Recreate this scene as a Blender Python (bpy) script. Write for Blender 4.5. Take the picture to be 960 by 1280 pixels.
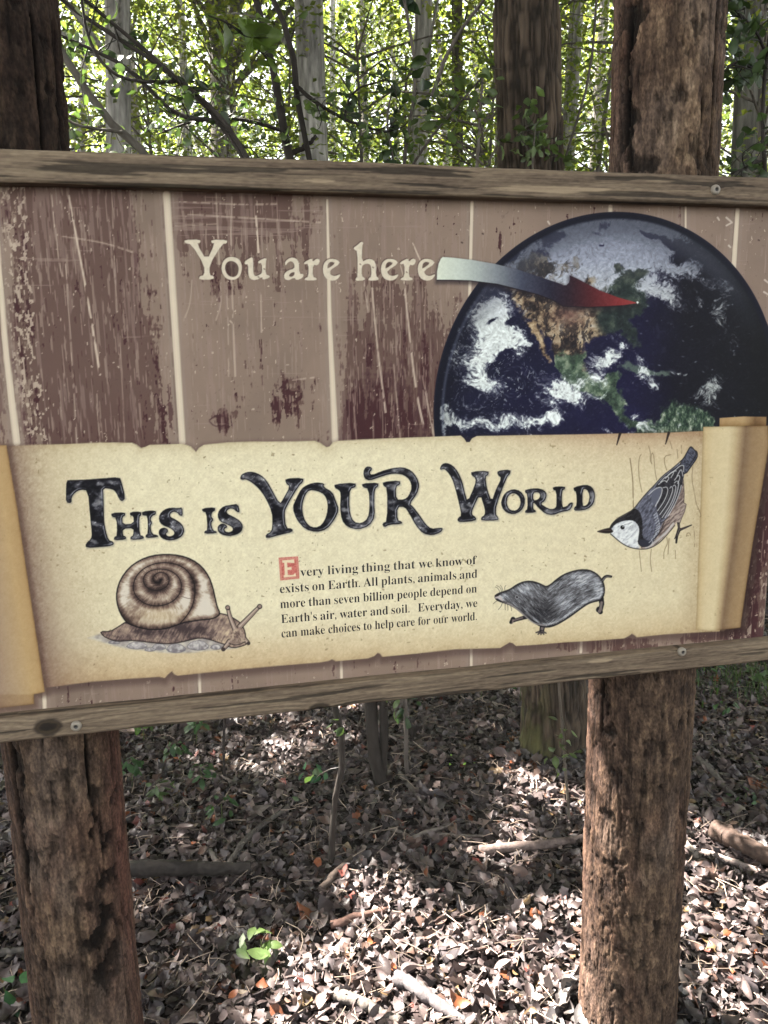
import bpy, bmesh, math, random
import numpy as np

# ---------------------------------------------------------------- camera, light, exposure
scn = bpy.context.scene; col = scn.collection
for o in list(bpy.data.objects): bpy.data.objects.remove(o)
F = 961.0                                    # focal length in photograph pixels (960 x 1280)
down = np.array([100., 5360., 961.]); down /= np.linalg.norm(down)
_up = -down; fwd = np.array([0, 0, 1.]) - _up * _up[2]; fwd /= np.linalg.norm(fwd)
right = np.cross(fwd, _up); right = right if right[0] > 0 else -right
MC = np.array([right, fwd, _up])             # camera (x right, y down, z forward) -> world
EYE = np.array([0, 0, 1.74])
cam = bpy.data.cameras.new('camera'); cam_o = bpy.data.objects.new('camera', cam); col.objects.link(cam_o); scn.camera = cam_o
cam.sensor_fit = 'HORIZONTAL'; cam.sensor_width = 36; cam.lens = 36 * F / 960; cam.clip_start = .02; cam.clip_end = 500
from mathutils import Matrix, Vector
R3 = np.stack([MC[:, 0], -MC[:, 1], -MC[:, 2]], 1)
m = Matrix.Identity(4)
for i in range(3):
    for j in range(3): m[i][j] = R3[i, j]
    m[i][3] = EYE[i]
cam_o.matrix_world = m
SUN_EL, SUN_AZ = math.radians(52), math.radians(-62)      # azimuth from +y towards +x
SUN = np.array([math.sin(SUN_AZ) * math.cos(SUN_EL), math.cos(SUN_AZ) * math.cos(SUN_EL), math.sin(SUN_EL)])
world = bpy.data.worlds.new('World'); scn.world = world; world.use_nodes = True
nt = world.node_tree; bg = nt.nodes['Background']; sky = nt.nodes.new('ShaderNodeTexSky'); sky.sky_type = 'NISHITA'; sky.sun_disc = False
sky.sun_elevation = SUN_EL; sky.sun_rotation = SUN_AZ % (2 * math.pi); sky.dust_density = 3.0; sky.air_density = 1.0
hs = nt.nodes.new('ShaderNodeHueSaturation'); hs.inputs['Saturation'].default_value = .30
nt.links.new(sky.outputs[0], hs.inputs['Color']); nt.links.new(hs.outputs[0], bg.inputs[0]); bg.inputs[1].default_value = .05
sl = bpy.data.lights.new('sun', 'SUN'); sl.energy = 5; sl.angle = math.radians(.5); sl.color = (1, .93, .84)
so = bpy.data.objects.new('sun', sl); col.objects.link(so); so.rotation_euler = Vector(SUN).to_track_quat('Z', 'Y').to_euler()
scn.view_settings.view_transform = 'Standard'; scn.view_settings.look = 'None'; scn.view_settings.gamma = 1; scn.view_settings.use_curve_mapping = False
scn.view_settings.exposure = 3.72
scn.render.engine = 'CYCLES'; cy = scn.cycles; cy.use_denoising = True; cy.max_bounces = 7; cy.diffuse_bounces = 4; cy.transmission_bounces = 4; cy.caustics_reflective = False; cy.caustics_refractive = False
try: cy.denoiser = 'OPENIMAGEDENOISE'
except Exception: pass

# ---------------------------------------------------------------- pixel rays of the photograph -> places in the world
def ray(px, py):
    px = np.asarray(px, float); py = np.asarray(py, float)
    return np.stack([(px - 480) / F, (py - 640) / F, np.ones_like(px)], -1) @ MC.T
def proj(P):
    q = (np.asarray(P, float) - EYE) @ MC
    return q[..., 0] / q[..., 2] * F + 480, q[..., 1] / q[..., 2] * F + 640
def ground(px, py, z=0.): r = ray(px, py); return EYE + r * ((z - EYE[2]) / r[2])
def at(px, py, y): r = ray(px, py); return EYE + r * (y / r[1])          # the point of that ray at distance y
P0 = EYE + ray(0, 560) * 1.38
HD = MC @ np.array([4570., -260., 961.]); HD[2] = 0; HD /= np.linalg.norm(HD)    # along the sign
NR = np.array([HD[1], -HD[0], 0])                                           # out of its face
def uv(px, py, off=0.):
    r = ray(px, py); t = ((P0 + NR * off - EYE) @ NR) / (r @ NR); p = EYE + r * np.asarray(t)[..., None] - P0
    return p @ HD, p[..., 2] + P0[2]
SROT = math.atan2(HD[1], HD[0])

# ---------------------------------------------------------------- helpers
rng = np.random.RandomState(11)
def mesh(name, V, Fc, colr=None, mat=None, smooth_=True, parent=None):
    V = np.asarray(V, np.float32); me = bpy.data.meshes.new(name); me.vertices.add(len(V)); me.vertices.foreach_set('co', V.ravel())
    if isinstance(Fc, np.ndarray): lens = np.full(len(Fc), Fc.shape[1]); flat = Fc.ravel()
    else: lens = np.array([len(f) for f in Fc]); flat = np.array([i for f in Fc for i in f])
    me.loops.add(len(flat)); me.loops.foreach_set('vertex_index', flat.astype(np.int32)); me.polygons.add(len(lens))
    me.polygons.foreach_set('loop_start', np.concatenate([[0], np.cumsum(lens)[:-1]]).astype(np.int32))
    try: me.polygons.foreach_set('loop_total', lens.astype(np.int32))
    except Exception: pass
    me.polygons.foreach_set('use_smooth', np.full(len(lens), smooth_)); me.update(calc_edges=True)
    if colr is not None:
        a = me.color_attributes.new('Col', 'FLOAT_COLOR', 'POINT'); c = np.ones((len(V), 4), np.float32); c[:, :3] = colr; a.data.foreach_set('color', c.ravel())
    if mat: me.materials.append(mat)
    o = bpy.data.objects.new(name, me); col.objects.link(o)
    if parent: o.parent = parent
    return o
def tag(o, label=None, cat=None, group=None, kind=None):
    for k, v in (('label', label), ('category', cat), ('group', group), ('kind', kind)):
        if v: o[k] = v
    return o
def empty(name, loc=(0, 0, 0), rz=0): o = bpy.data.objects.new(name, None); col.objects.link(o); o.location = loc; o.rotation_euler = (0, 0, rz); o.empty_display_size = .1; return o
def lin(c): c = np.asarray(c, float) / 255; return np.where(c <= .04045, c / 12.92, ((c + .055) / 1.055) ** 2.4)
def attr_mat(name, rough=.7, spec=.3, bump=None, trans=0., var=None, tint=(1, 1, 1)):
    """colour from the mesh's own colour attribute; bump = (scale xyz, strength, distance); var = (scale xyz, amount)"""
    M = bpy.data.materials.new(name); M.use_nodes = True; n = M.node_tree; b = n.nodes['Principled BSDF']; L = n.links.new
    a = n.nodes.new('ShaderNodeVertexColor'); a.layer_name = 'Col'; out = a.outputs[0]; tc = n.nodes.new('ShaderNodeTexCoord')
    def noise(sc, det=4):
        mp = n.nodes.new('ShaderNodeMapping'); mp.inputs['Scale'].default_value = sc; L(tc.outputs['Object'], mp.inputs[0])
        t = n.nodes.new('ShaderNodeTexNoise'); t.inputs['Scale'].default_value = 1; t.inputs['Detail'].default_value = det; L(mp.outputs[0], t.inputs['Vector']); return t.outputs[0]
    if var:
        mr = n.nodes.new('ShaderNodeMapRange'); mr.inputs['From Min'].default_value = .3; mr.inputs['From Max'].default_value = .7; mr.inputs['To Min'].default_value = 1 - var[1]; mr.inputs['To Max'].default_value = 1 + var[1]
        L(noise(var[0]), mr.inputs[0]); mx = n.nodes.new('ShaderNodeVectorMath'); mx.operation = 'SCALE'; L(out, mx.inputs[0]); L(mr.outputs[0], mx.inputs['Scale']); out = mx.outputs[0]
    L(out, b.inputs['Base Color']); b.inputs['Roughness'].default_value = rough; b.inputs['Specular IOR Level'].default_value = spec
    if bump:
        bn = n.nodes.new('ShaderNodeBump'); bn.inputs['Strength'].default_value = bump[1]; bn.inputs['Distance'].default_value = bump[2]; L(noise(bump[0], 6), bn.inputs['Height']); L(bn.outputs[0], b.inputs['Normal'])
    if trans:
        t = n.nodes.new('ShaderNodeBsdfTranslucent'); ms = n.nodes.new('ShaderNodeMixShader'); ms.inputs[0].default_value = trans
        g = n.nodes.new('ShaderNodeVectorMath'); g.operation = 'MULTIPLY'; g.inputs[1].default_value = tint; L(out, g.inputs[0]); L(g.outputs[0], t.inputs['Color'])
        L(b.outputs[0], ms.inputs[1]); L(t.outputs[0], ms.inputs[2]); L(ms.outputs[0], n.nodes['Material Output'].inputs[0])
    return M
def flat_mat(name, c, rough=.6, metal=0.):
    M = bpy.data.materials.new(name); M.use_nodes = True; b = M.node_tree.nodes['Principled BSDF']; b.inputs['Base Color'].default_value = (*c, 1); b.inputs['Roughness'].default_value = rough; b.inputs['Metallic'].default_value = metal
    n = M.node_tree; t = n.nodes.new('ShaderNodeTexNoise'); t.inputs['Scale'].default_value = 220; bn = n.nodes.new('ShaderNodeBump'); bn.inputs['Strength'].default_value = .05; bn.inputs['Distance'].default_value = .0005
    n.links.new(t.outputs[0], bn.inputs['Height']); n.links.new(bn.outputs[0], b.inputs['Normal']); return M
def tube(pts, rad, seg=8, jit=0.):
    """tapered tube along a polyline -> verts, quads"""
    P = np.asarray(pts, float); n = len(P); rad = np.broadcast_to(np.asarray(rad, float), (n,)); T = np.gradient(P, axis=0); T /= np.linalg.norm(T, axis=1)[:, None] + 1e-9
    ref = np.array([0, 0, 1.]) if abs(T[:, 2]).mean() < .8 else np.array([1., 0, 0])
    A = np.cross(T, ref); A /= np.linalg.norm(A, axis=1)[:, None] + 1e-9; B = np.cross(T, A); th = np.arange(seg) / seg * 2 * np.pi
    rr = rad[:, None] * (1 + jit * (rng.rand(n, seg) - .5))
    V = P[:, None] + rr[..., None] * (A[:, None] * np.cos(th)[None, :, None] + B[:, None] * np.sin(th)[None, :, None]); i = np.arange(n - 1)[:, None] * seg; j = np.arange(seg)[None]; k = (j + 1) % seg
    Q = np.stack([i + j, i + k, i + seg + k, i + seg + j], -1).reshape(-1, 4); return V.reshape(-1, 3), Q
def resample(pts, n):
    P = np.asarray(pts, float)
    for _ in range(2):
        m_ = np.stack([P[:-1] * .75 + P[1:] * .25, P[:-1] * .25 + P[1:] * .75], 1).reshape(-1, P.shape[1]); P = np.vstack([P[:1], m_, P[-1:]])
    d = np.r_[0, np.cumsum(np.linalg.norm(np.diff(P, axis=0), axis=1))]; s = np.linspace(0, d[-1], n); return np.stack([np.interp(s, d, P[:, k]) for k in range(P.shape[1])], -1)
class MB:
    def __init__(s): s.V = []; s.Q = []; s.C = []; s.n = 0
    def add(s, V, Q, c):
        s.V.append(V); s.Q.append(np.asarray(Q) + s.n); s.n += len(V); s.C.append(np.broadcast_to(np.asarray(c, float), (len(V), 3)))
    def build(s, name, mat, parent=None, off=None, sm=True):
        V = np.vstack(s.V); V = V - np.asarray(off) if off is not None else V
        return mesh(name, V, np.vstack(s.Q), np.vstack(s.C), mat, sm, parent)
def leaves(pos, nrm, size, cols, rows=5, lobed=0., curl=.3, asp=.5, droop=.2, rnd=rng):
    """many leaf blades: rows x 3 grid, pointed, curled about the midrib"""
    N = len(pos); t = np.linspace(0, 1, rows); w = np.sin(np.pi * t ** .8) ** .8
    nrm = nrm / (np.linalg.norm(nrm, axis=1)[:, None] + 1e-9); a = rnd.normal(size=(N, 3)); X = a - nrm * (a * nrm).sum(1)[:, None]; X /= np.linalg.norm(X, axis=1)[:, None] + 1e-9; Y = np.cross(nrm, X)
    size = np.broadcast_to(size, (N,)); c1 = rnd.normal(0, curl, N); c2 = rnd.normal(0, curl, N) - droop; tw = rnd.normal(0, curl, N); asp_ = asp * (1 + .3 * (rnd.rand(N) - .5))
    W = np.broadcast_to(w, (N, rows)).copy()
    if lobed: W = W * (1 + lobed * np.cos(np.pi * np.arange(rows))[None] * (rnd.rand(N) > .45)[:, None])
    W = W * asp_[:, None] * .5; W[:, 0] = .02; W[:, -1] = .01
    s = np.array([-1, 0, 1.]); lx = np.broadcast_to(t[None, :, None] - .5, (N, rows, 3)); ly = W[:, :, None] * s
    lz = c1[:, None, None] * np.abs(ly) * 1.2 + c2[:, None, None] * ((t - .5) ** 2)[None, :, None] * 1.6 + tw[:, None, None] * ly * (t - .5)[None, :, None] * 2
    sz = size[:, None, None, None]
    V = pos[:, None, None] + sz * (lx[..., None] * X[:, None, None] + ly[..., None] * Y[:, None, None] + lz[..., None] * nrm[:, None, None])
    r = np.arange(rows - 1); q = np.concatenate([np.stack([r * 3 + k, r * 3 + k + 1, r * 3 + k + 4, r * 3 + k + 3], 1) for k in (0, 1)])
    Q = (np.arange(N) * rows * 3)[:, None, None] + q[None]; C = np.broadcast_to(cols[:, None, None], (N, rows, 3, 3)).copy(); C[:, :, 1] *= 1.28
    return V.reshape(-1, 3), Q.reshape(-1, 4), C.reshape(-1, 3)
def quads(pos, nrm, size, cols, asp=.6, rnd=rng):
    N = len(pos); nrm = nrm / (np.linalg.norm(nrm, axis=1)[:, None] + 1e-9); a = rnd.normal(size=(N, 3)); X = a - nrm * (a * nrm).sum(1)[:, None]; X /= np.linalg.norm(X, axis=1)[:, None] + 1e-9; Y = np.cross(nrm, X)
    s = np.broadcast_to(size, (N,))[:, None]; b = nrm * s * .12
    V = np.stack([pos - X * s * .5 - b, pos + Y * s * asp * .5, pos + X * s * .5 - b, pos - Y * s * asp * .5], 1)
    return V.reshape(-1, 3), np.arange(N * 4).reshape(-1, 4), np.repeat(cols, 4, 0)
# ---------------------------------------------------------------- printed artwork
def _h(ix, iy, s):
    n = (ix.astype(np.int64) * 374761393 + iy.astype(np.int64) * 668265263 + s * 974634777) & 0x7fffffff
    n = ((n ^ (n >> 13)) * 1274126177) & 0x7fffffff
    return ((n ^ (n >> 16)) & 0xffff) / 65535.0
def vn(x, y, s=0):
    ix = np.floor(x); iy = np.floor(y); fx = x - ix; fy = y - iy
    fx = fx * fx * (3 - 2 * fx); fy = fy * fy * (3 - 2 * fy)
    a = _h(ix, iy, s); b = _h(ix + 1, iy, s); c = _h(ix, iy + 1, s); d = _h(ix + 1, iy + 1, s)
    return (a + (b - a) * fx) * (1 - fy) + (c + (d - c) * fx) * fy
def fbm(x, y, s=0, o=4, g=.5):
    t = 0; a = 1; n = 0
    for k in range(o):
        t = t + a * vn(x, y, s + 17 * k); n += a; a *= g; x = x * 2.03 + 11.3; y = y * 2.03 + 5.7
    return t / n
def sst(a, b, x):
    t = np.clip((x - a) / (b - a), 0, 1); return t * t * (3 - 2 * t)
def Z(pts, s, ox, oy): return [(x / s + ox, y / s + oy) for x, y in pts]
def smooth(pts, n=2, closed=True):
    p = np.array(pts, float)
    for _ in range(n):
        if closed:
            q = np.roll(p, -1, 0); p = np.stack([p * .75 + q * .25, p * .25 + q * .75], 1).reshape(-1, 2)
        else:
            q = p[1:]; r = p[:-1]; m = np.stack([r * .75 + q * .25, r * .25 + q * .75], 1).reshape(-1, 2)
            p = np.vstack([p[:1], m, p[-1:]])
    return p
def seg_d(x, y, p, q):
    dx, dy = q[0] - p[0], q[1] - p[1]; L = dx * dx + dy * dy + 1e-12
    t = np.clip(((x - p[0]) * dx + (y - p[1]) * dy) / L, 0, 1)
    return np.hypot(x - p[0] - t * dx, y - p[1] - t * dy), t
def sdpoly(x, y, P):          # negative inside
    P = np.asarray(P, float); d = np.full(x.shape, 1e9); ins = np.zeros(x.shape, bool)
    for i in range(len(P)):
        p = P[i - 1]; q = P[i]
        d = np.minimum(d, seg_d(x, y, p, q)[0])
        if p[1] != q[1]:
            c = (p[1] > y) != (q[1] > y)
            ins ^= c & (x < (q[0] - p[0]) * (y - p[1]) / (q[1] - p[1]) + p[0])
    return np.where(ins, -d, d)
class Canvas:
    def __init__(s, x, y, aa=.55):
        s.x = x; s.y = y; s.c = np.zeros((len(x), 3)); s.l = np.zeros(len(x), int); s.aa = aa
    def box(s, P, m):
        P = np.asarray(P, float)
        return np.nonzero((s.x > P[:, 0].min() - m) & (s.x < P[:, 0].max() + m) & (s.y > P[:, 1].min() - m) & (s.y < P[:, 1].max() + m))[0]
    def mix(s, i, a, col):
        a = np.clip(a, 0, 1)[:, None]; s.c[i] = s.c[i] * (1 - a) + np.asarray(col, float) * a
    def fill(s, P, col, lab=None, soft=None, alpha=1., holes=()):
        i = s.box(P, 4 + (soft or 0)); 
        if not len(i): return
        x, y = s.x[i], s.y[i]; d = sdpoly(x, y, P)
        for h in holes: d = np.maximum(d, -sdpoly(x, y, h))
        w = soft or s.aa; a = np.clip(.5 - d / (2 * w), 0, 1) * alpha
        s.mix(i, a, col(x, y, d) if callable(col) else col)
        if lab is not None: s.l[i[a > .5]] = lab
    def stroke(s, pts, w0, w1, col, alpha=1., lab=None, brk=None, sm=0):
        if sm: pts = smooth(pts, sm, False)
        P = np.asarray(pts, float); i = s.box(P, max(w0, w1) + 2)
        if not len(i): return
        x, y = s.x[i], s.y[i]; n = len(P) - 1; best = np.full(len(i), 1e9)
        for k in range(n):
            d, t = seg_d(x, y, P[k], P[k + 1]); u = (k + t) / n
            best = np.minimum(best, d - .5 * (w0 + (w1 - w0) * u))
        a = np.clip(.5 - best / (2 * s.aa), 0, 1) * min(1, 1) * alpha
        if brk is not None: a = a * sst(brk - .06, brk + .06, fbm(x * .25, y * .08, 77, 2))
        s.mix(i, a, col)
        if lab is not None: s.l[i[a > .5]] = lab
    def glow(s, cx, cy, rx, ry, rot, col, amp):   # soft printed tint
        c, n = np.cos(rot), np.sin(rot); r = 2.6 * max(rx, ry)
        i = np.nonzero((abs(s.x - cx) < r) & (abs(s.y - cy) < r))[0]
        if not len(i): return
        dx, dy = s.x[i] - cx, s.y[i] - cy; u = (dx * c + dy * n) / rx; v = (-dx * n + dy * c) / ry
        s.mix(i, amp * np.exp(-(u * u + v * v)), col)

def lerp3(t, *st):           # gradient through (pos, colour) stops
    pos = [a for a, _ in st]; return np.stack([np.interp(t, pos, [c[k] for _, c in st]) for k in range(3)], -1)

# labels: 0 boards, 1 scroll, 2 earth, 3 arrow, 4 you-are-here, 5 heading, 6 snail, 7 bird, 8 mole, 9 initial
BLINES = [([(-8, 235), (0, 351), (8, 446), (21, 553)], 5, 9), ([(208, 243), (228, 553)], 9, 8), ([(409, 250), (412, 400), (419, 552)], 2.5, 8),
          ([(590, 253), (588, 330), (586, 420)], 4, 4), ([(763, 258), (763, 270)], 5, 5), ([(857, 258), (857, 290)], 2.5, 2.5), ([(922, 262), (917, 335), (912, 400)], 5, 7),
          ([(55, 860), (56, 890)], 5, 5), ([(249, 838), (250, 868)], 3.5, 3.5), ([(426, 815), (427, 848)], 3.5, 3.5), ([(589, 800), (589, 832)], 3.5, 3.5), ([(727, 795), (726, 815)], 3.5, 3.5)]
def boards(C):
    x, y = C.x, C.y
    # the boards are skewed in the picture the same way as the sign's own verticals
    xs = 570 + (x - 570) * (1 + (y - 400) / 5600.)
    base = lerp3(fbm(x * .012, y * .01, 3, 3), (.2, (122, 105, 93)), (.55, (133, 114, 101)), (.8, (139, 120, 106)))
    b = np.zeros(len(x)) - .30
    def soft(x0, x1, y0, y1, f, g): return sst(x0 - f, x0 + f, xs) * (1 - sst(x1 - f, x1 + f, xs)) * sst(y0 - g, y0 + g, y) * (1 - sst(y1 - g, y1 + g, y))
    for q in [(40, 172, 150, 490, 14, 60, .74), (50, 165, 430, 640, 20, 60, .74), (150, 205, 150, 330, 22, 60, .26), (150, 198, 400, 600, 15, 60, .44), (8, 46, 150, 600, 8, 60, .33), (-90, 2, 150, 600, 20, 60, .3),
              (218, 340, 150, 305, 14, 26, .62), (330, 405, 200, 296, 20, 18, .42), (230, 400, 290, 360, 40, 40, .24), (310, 385, 470, 535, 22, 22, .24), (252, 292, 510, 540, 10, 8, .28), (225, 330, 430, 520, 30, 30, .05),
              (423, 535, 480, 640, 8, 38, .42), (424, 570, 395, 640, 20, 50, .30), (430, 570, 330, 500, 24, 40, .28), (930, 1000, 560, 900, 8, 20, .55), (875, 1000, 785, 800, 8, 3, .5), (690, 900, 796, 815, 30, 4, .35)]:
        b += q[6] * soft(*q[:6])
    vs = .5 * fbm(xs * .16, y * .022, 5, 4) + .28 * fbm(xs * .05, y * .02, 6, 3) + .22 * fbm(xs * .45, y * .12, 7, 3)
    hs = fbm(xs * .03, y * .25, 8, 3)
    v = b + (vs - .5) * 1.5 + (hs - .5) * .25
    dk = sst(-.03, .03, v); dk2 = sst(.30, .44, v + .12 * (fbm(xs * .2, y * .05, 9, 2) - .5))
    C.c[:] = base
    deep = lerp3(np.clip((y - 240) / 320, 0, 1), (0, (88, 66, 60)), (.75, (92, 70, 64)), (1, (84, 60, 56)))
    C.mix(np.arange(len(x)), dk * .85, deep)
    C.mix(np.arange(len(x)), dk2 * .7 * sst(300, 520, y) * sst(415, 425, xs), (70, 44, 47))
    # the darkest worn patches
    kn = np.zeros(len(x)) - .5
    for q in [(423, 515, 492, 640, 6, 22, .50), (424, 560, 430, 640, 20, 40, .30), (318, 368, 478, 528, 14, 14, .46), (258, 286, 516, 536, 7, 6, .55), (190, 224, 505, 620, 8, 20, .42), (12, 44, 240, 600, 8, 40, .30), (180, 215, 420, 520, 12, 40, .3), (934, 1000, 600, 900, 6, 20, .6)]:
        kn += q[6] * soft(*q[:6])
    k = sst(.0, .06, kn + (vs - .5) * 2.6 + (fbm(xs * .3, y * .3, 12, 2) - .5) * .5)
    C.mix(np.arange(len(x)), k * .9, (62, 34, 37))
    # pale flecks and worn streaks
    fl = fbm(xs * .33, y * .17, 21, 3) + .20 * soft(8, 46, 200, 600, 8, 40) + .12 * soft(930, 1000, 560, 900, 6, 20)
    C.mix(np.arange(len(x)), sst(.80, .84, fl) * .75, (196, 180, 160))
    li = fbm(xs * .24, y * .016, 22, 3) + .1 * soft(30, 560, 200, 330, 40, 50)
    C.mix(np.arange(len(x)), sst(.66, .72, li - .03 * sst(560, 600, x)) * .45, (143, 123, 113))
    l2 = fbm(xs * .012, y * .3, 23, 3) + .22 * soft(215, 410, 225, 300, 20, 16) + .1 * soft(40, 130, 250, 330, 20, 26)
    C.mix(np.arange(len(x)), sst(.80, .85, l2) * .5, (146, 126, 116))
    C.mix(np.arange(len(x)), sst(.83, .86, fbm(x * .4, y * .4, 24, 2)) * .3, (78, 60, 58))
    sk = fbm(xs * .5, y * .03, 25, 3) + .06 * soft(423, 570, 330, 640, 10, 60) + .03 * soft(40, 205, 200, 640, 10, 60); C.mix(np.arange(len(x)), sst(.70, .75, sk) * .6, (150, 131, 118)); C.mix(np.arange(len(x)), sst(.69, .74, fbm(xs * .6, y * .05, 26, 3) - .2 + .25 * soft(423, 570, 380, 640, 10, 60) + .17 * soft(40, 205, 200, 640, 10, 60) + .17 * soft(925, 1000, 560, 900, 6, 20)) * .6, (70, 44, 42))
    for P, w0, w1 in BLINES:                      # board joints with a paler margin
        C.stroke(P, w0 + 22, w1 + 24, (146, 128, 116), .30); C.stroke(P, w0 + 10, w1 + 10, (140, 124, 112), .5, brk=.25)
        Q = [(a + 2.5 * np.sin(b * .07), b) for a, b in P]
        C.stroke([(a - w0 * .6, b) for a, b in P], 1.5, 1.5, (84, 66, 62), .5, brk=.45); C.stroke(P, w0, w1, (199, 184, 163)); C.stroke(P, w0 * .4, w1 * .4, (210, 197, 176), .6)
    for P, w, a in [([(86, 244), (96, 300), (110, 375), (125, 468)], 3, .9), ([(64, 242), (74, 330), (78, 345)], 2, .6), ([(140, 240), (143, 330), (146, 390)], 2, .5), ([(120, 480), (125, 555)], 2, .5), ([(82, 330), (92, 480), (96, 556)], 2.4, .5),
                    ([(75, 295), (130, 303), (165, 315)], 2.5, .5), ([(270, 240), (272, 290), (274, 330)], 2.5, .5), ([(290, 246), (288, 300), (292, 420), (294, 470)], 2.5, .5), ([(320, 270), (322, 300), (323, 315)], 3, .95), ([(326, 365), (327, 415)], 2, .6), ([(225, 252), (300, 256), (345, 255)], 2.5, .6), ([(235, 268), (300, 272), (400, 278)], 2.5, .5), ([(212, 283), (250, 281), (270, 280)], 2, .4),
                    ([(516, 304), (522, 318), (528, 332)], 2.4, .8), ([(505, 352), (512, 420), (520, 490), (532, 545)], 3, .8), ([(465, 360), (471, 430), (482, 515)], 2.8, .7), ([(455, 352), (460, 390)], 2.4, .6), ([(500, 330), (506, 352)], 2, .6), ([(528, 470), (545, 560)], 2.4, .5), ([(490, 430), (500, 548)], 2, .5), ([(366, 475), (392, 472)], 2, .6),
                    ([(240, 350), (238, 380), (230, 400)], 2, .4), ([(275, 350), (277, 380), (270, 400)], 2, .4), ([(283, 352), (285, 400), (286, 470)], 2, .4), ([(440, 480), (446, 555)], 2, .5), ([(150, 420), (156, 556)], 2, .35)]:
        C.stroke(P, w * .6, w, (199, 182, 163), a, brk=.34, sm=2)
    for P in [[(908, 272), (915, 278), (908, 282)], [(897, 272), (899, 275)], [(911, 307), (913, 309)], [(956, 350), (961, 354)], [(955, 365), (960, 368)], [(685, 277), (687, 280)]]: C.stroke(P, 2.4, 2, (205, 192, 176), .8)
    for cx, cy in [(603, 292), (577, 303), (862, 300), (948, 300), (735, 284)]: C.stroke([(cx, cy), (cx + 1, cy + .5)], 2, 2, (74, 58, 54), .9)
    C.stroke([(262, 525), (270, 519), (280, 520), (287, 526), (280, 533), (268, 533), (262, 527)], 1.6, 1.4, (66, 40, 42), .8, sm=2)

SCROLL = [(-200, 556), (10, 557.5), (40, 556), (85, 555), (125, 553), (165, 553.5), (171, 556), (176, 560), (182, 558.5), (187, 556), (200, 555.5), (227, 555), (234, 556.5), (239, 558.5), (245, 565), (248.5, 560), (255, 556), (285, 553), (320, 552), (360, 552), (393, 551), (400, 553.5), (408, 559), (412, 558), (416, 553), (424, 551), (450, 549.5), (500, 547.5), (540, 546), (576, 544.5), (580, 548), (583, 552.5), (587, 552.5), (590, 548), (596, 545), (650, 544), (720, 543), (767, 542), (830, 541), (862, 539.5), (900, 538), (930, 560), (925, 770), (905, 789),
          (880, 790), (830, 793), (796, 796.5), (793, 794), (790, 792), (786, 795), (780, 798), (740, 801), (705, 803), (670, 806), (645, 807.5), (641, 804), (637, 803), (632, 806), (625, 810), (570, 811.5), (520, 817), (478, 821), (475, 817), (472, 816), (468, 820), (460, 823), (420, 826.5), (415, 824), (411, 826), (400, 828), (350, 832), (300, 836.5), (255, 841), (222, 844.5), (218, 843), (215, 839), (210, 843), (206, 847.5), (199, 846), (160, 848.5), (115, 852), (55, 860), (-200, 880)]
def paper_tex(C, i, amt=1.):
    x, y = C.x[i], C.y[i]
    n = (fbm(x * .55, y * .55, 31, 2) - .5) * 24 + (fbm(x * .16, y * .16, 32, 3) - .5) * 16
    C.c[i] += n[:, None] * np.array([.8, .9, .9]) * amt
    sp = vn(x * .33, y * .33, 33) + .15 * vn(x * .05, y * .05, 34)
    C.mix(i, sst(1.02, 1.08, sp) * .5 * amt, (120, 105, 72))
def scroll(C):
    i0 = C.box(SCROLL, 20)
    d = sdpoly(C.x[i0], C.y[i0] - 4, SCROLL)
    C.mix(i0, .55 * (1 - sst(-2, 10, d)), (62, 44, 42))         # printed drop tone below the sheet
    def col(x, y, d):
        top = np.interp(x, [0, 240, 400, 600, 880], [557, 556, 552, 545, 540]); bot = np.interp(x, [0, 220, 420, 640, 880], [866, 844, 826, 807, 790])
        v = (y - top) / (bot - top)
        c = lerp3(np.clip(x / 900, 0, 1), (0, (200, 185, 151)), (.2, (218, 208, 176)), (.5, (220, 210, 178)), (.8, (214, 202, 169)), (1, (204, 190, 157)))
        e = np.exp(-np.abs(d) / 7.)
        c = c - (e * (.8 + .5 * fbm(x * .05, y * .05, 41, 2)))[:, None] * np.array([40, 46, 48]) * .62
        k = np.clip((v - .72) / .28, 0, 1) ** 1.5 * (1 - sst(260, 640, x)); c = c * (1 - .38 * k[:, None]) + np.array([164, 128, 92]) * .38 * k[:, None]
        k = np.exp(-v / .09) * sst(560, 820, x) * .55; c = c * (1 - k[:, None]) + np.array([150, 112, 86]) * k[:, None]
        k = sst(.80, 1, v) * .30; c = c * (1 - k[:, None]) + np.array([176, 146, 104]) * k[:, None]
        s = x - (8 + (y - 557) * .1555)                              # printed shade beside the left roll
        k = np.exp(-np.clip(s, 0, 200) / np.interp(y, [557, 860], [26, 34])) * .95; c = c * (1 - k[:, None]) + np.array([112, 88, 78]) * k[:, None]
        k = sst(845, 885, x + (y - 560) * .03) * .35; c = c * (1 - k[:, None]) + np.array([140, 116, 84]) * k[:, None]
        return c
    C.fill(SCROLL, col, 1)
    i = np.nonzero(C.l == 1)[0]; paper_tex(C, i)
    rng = np.random.RandomState(5)
    for k in range(150):
        a, b = rng.uniform(70, 870), rng.uniform(565, 840)
        if b > np.interp(a, [0, 880], [850, 785]): continue
        r = rng.uniform(.8, 2.3); C.stroke([(a, b), (a + rng.uniform(-2, 2), b + rng.uniform(-1.5, 1.5))], r, r * .7, (118, 100, 70), rng.uniform(.3, .75))
    for a, b in [((775, 542), (771, 556)), ((836, 541), (832, 555))]: C.stroke([a, b], 3.4, 1.2, (40, 28, 26))
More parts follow.
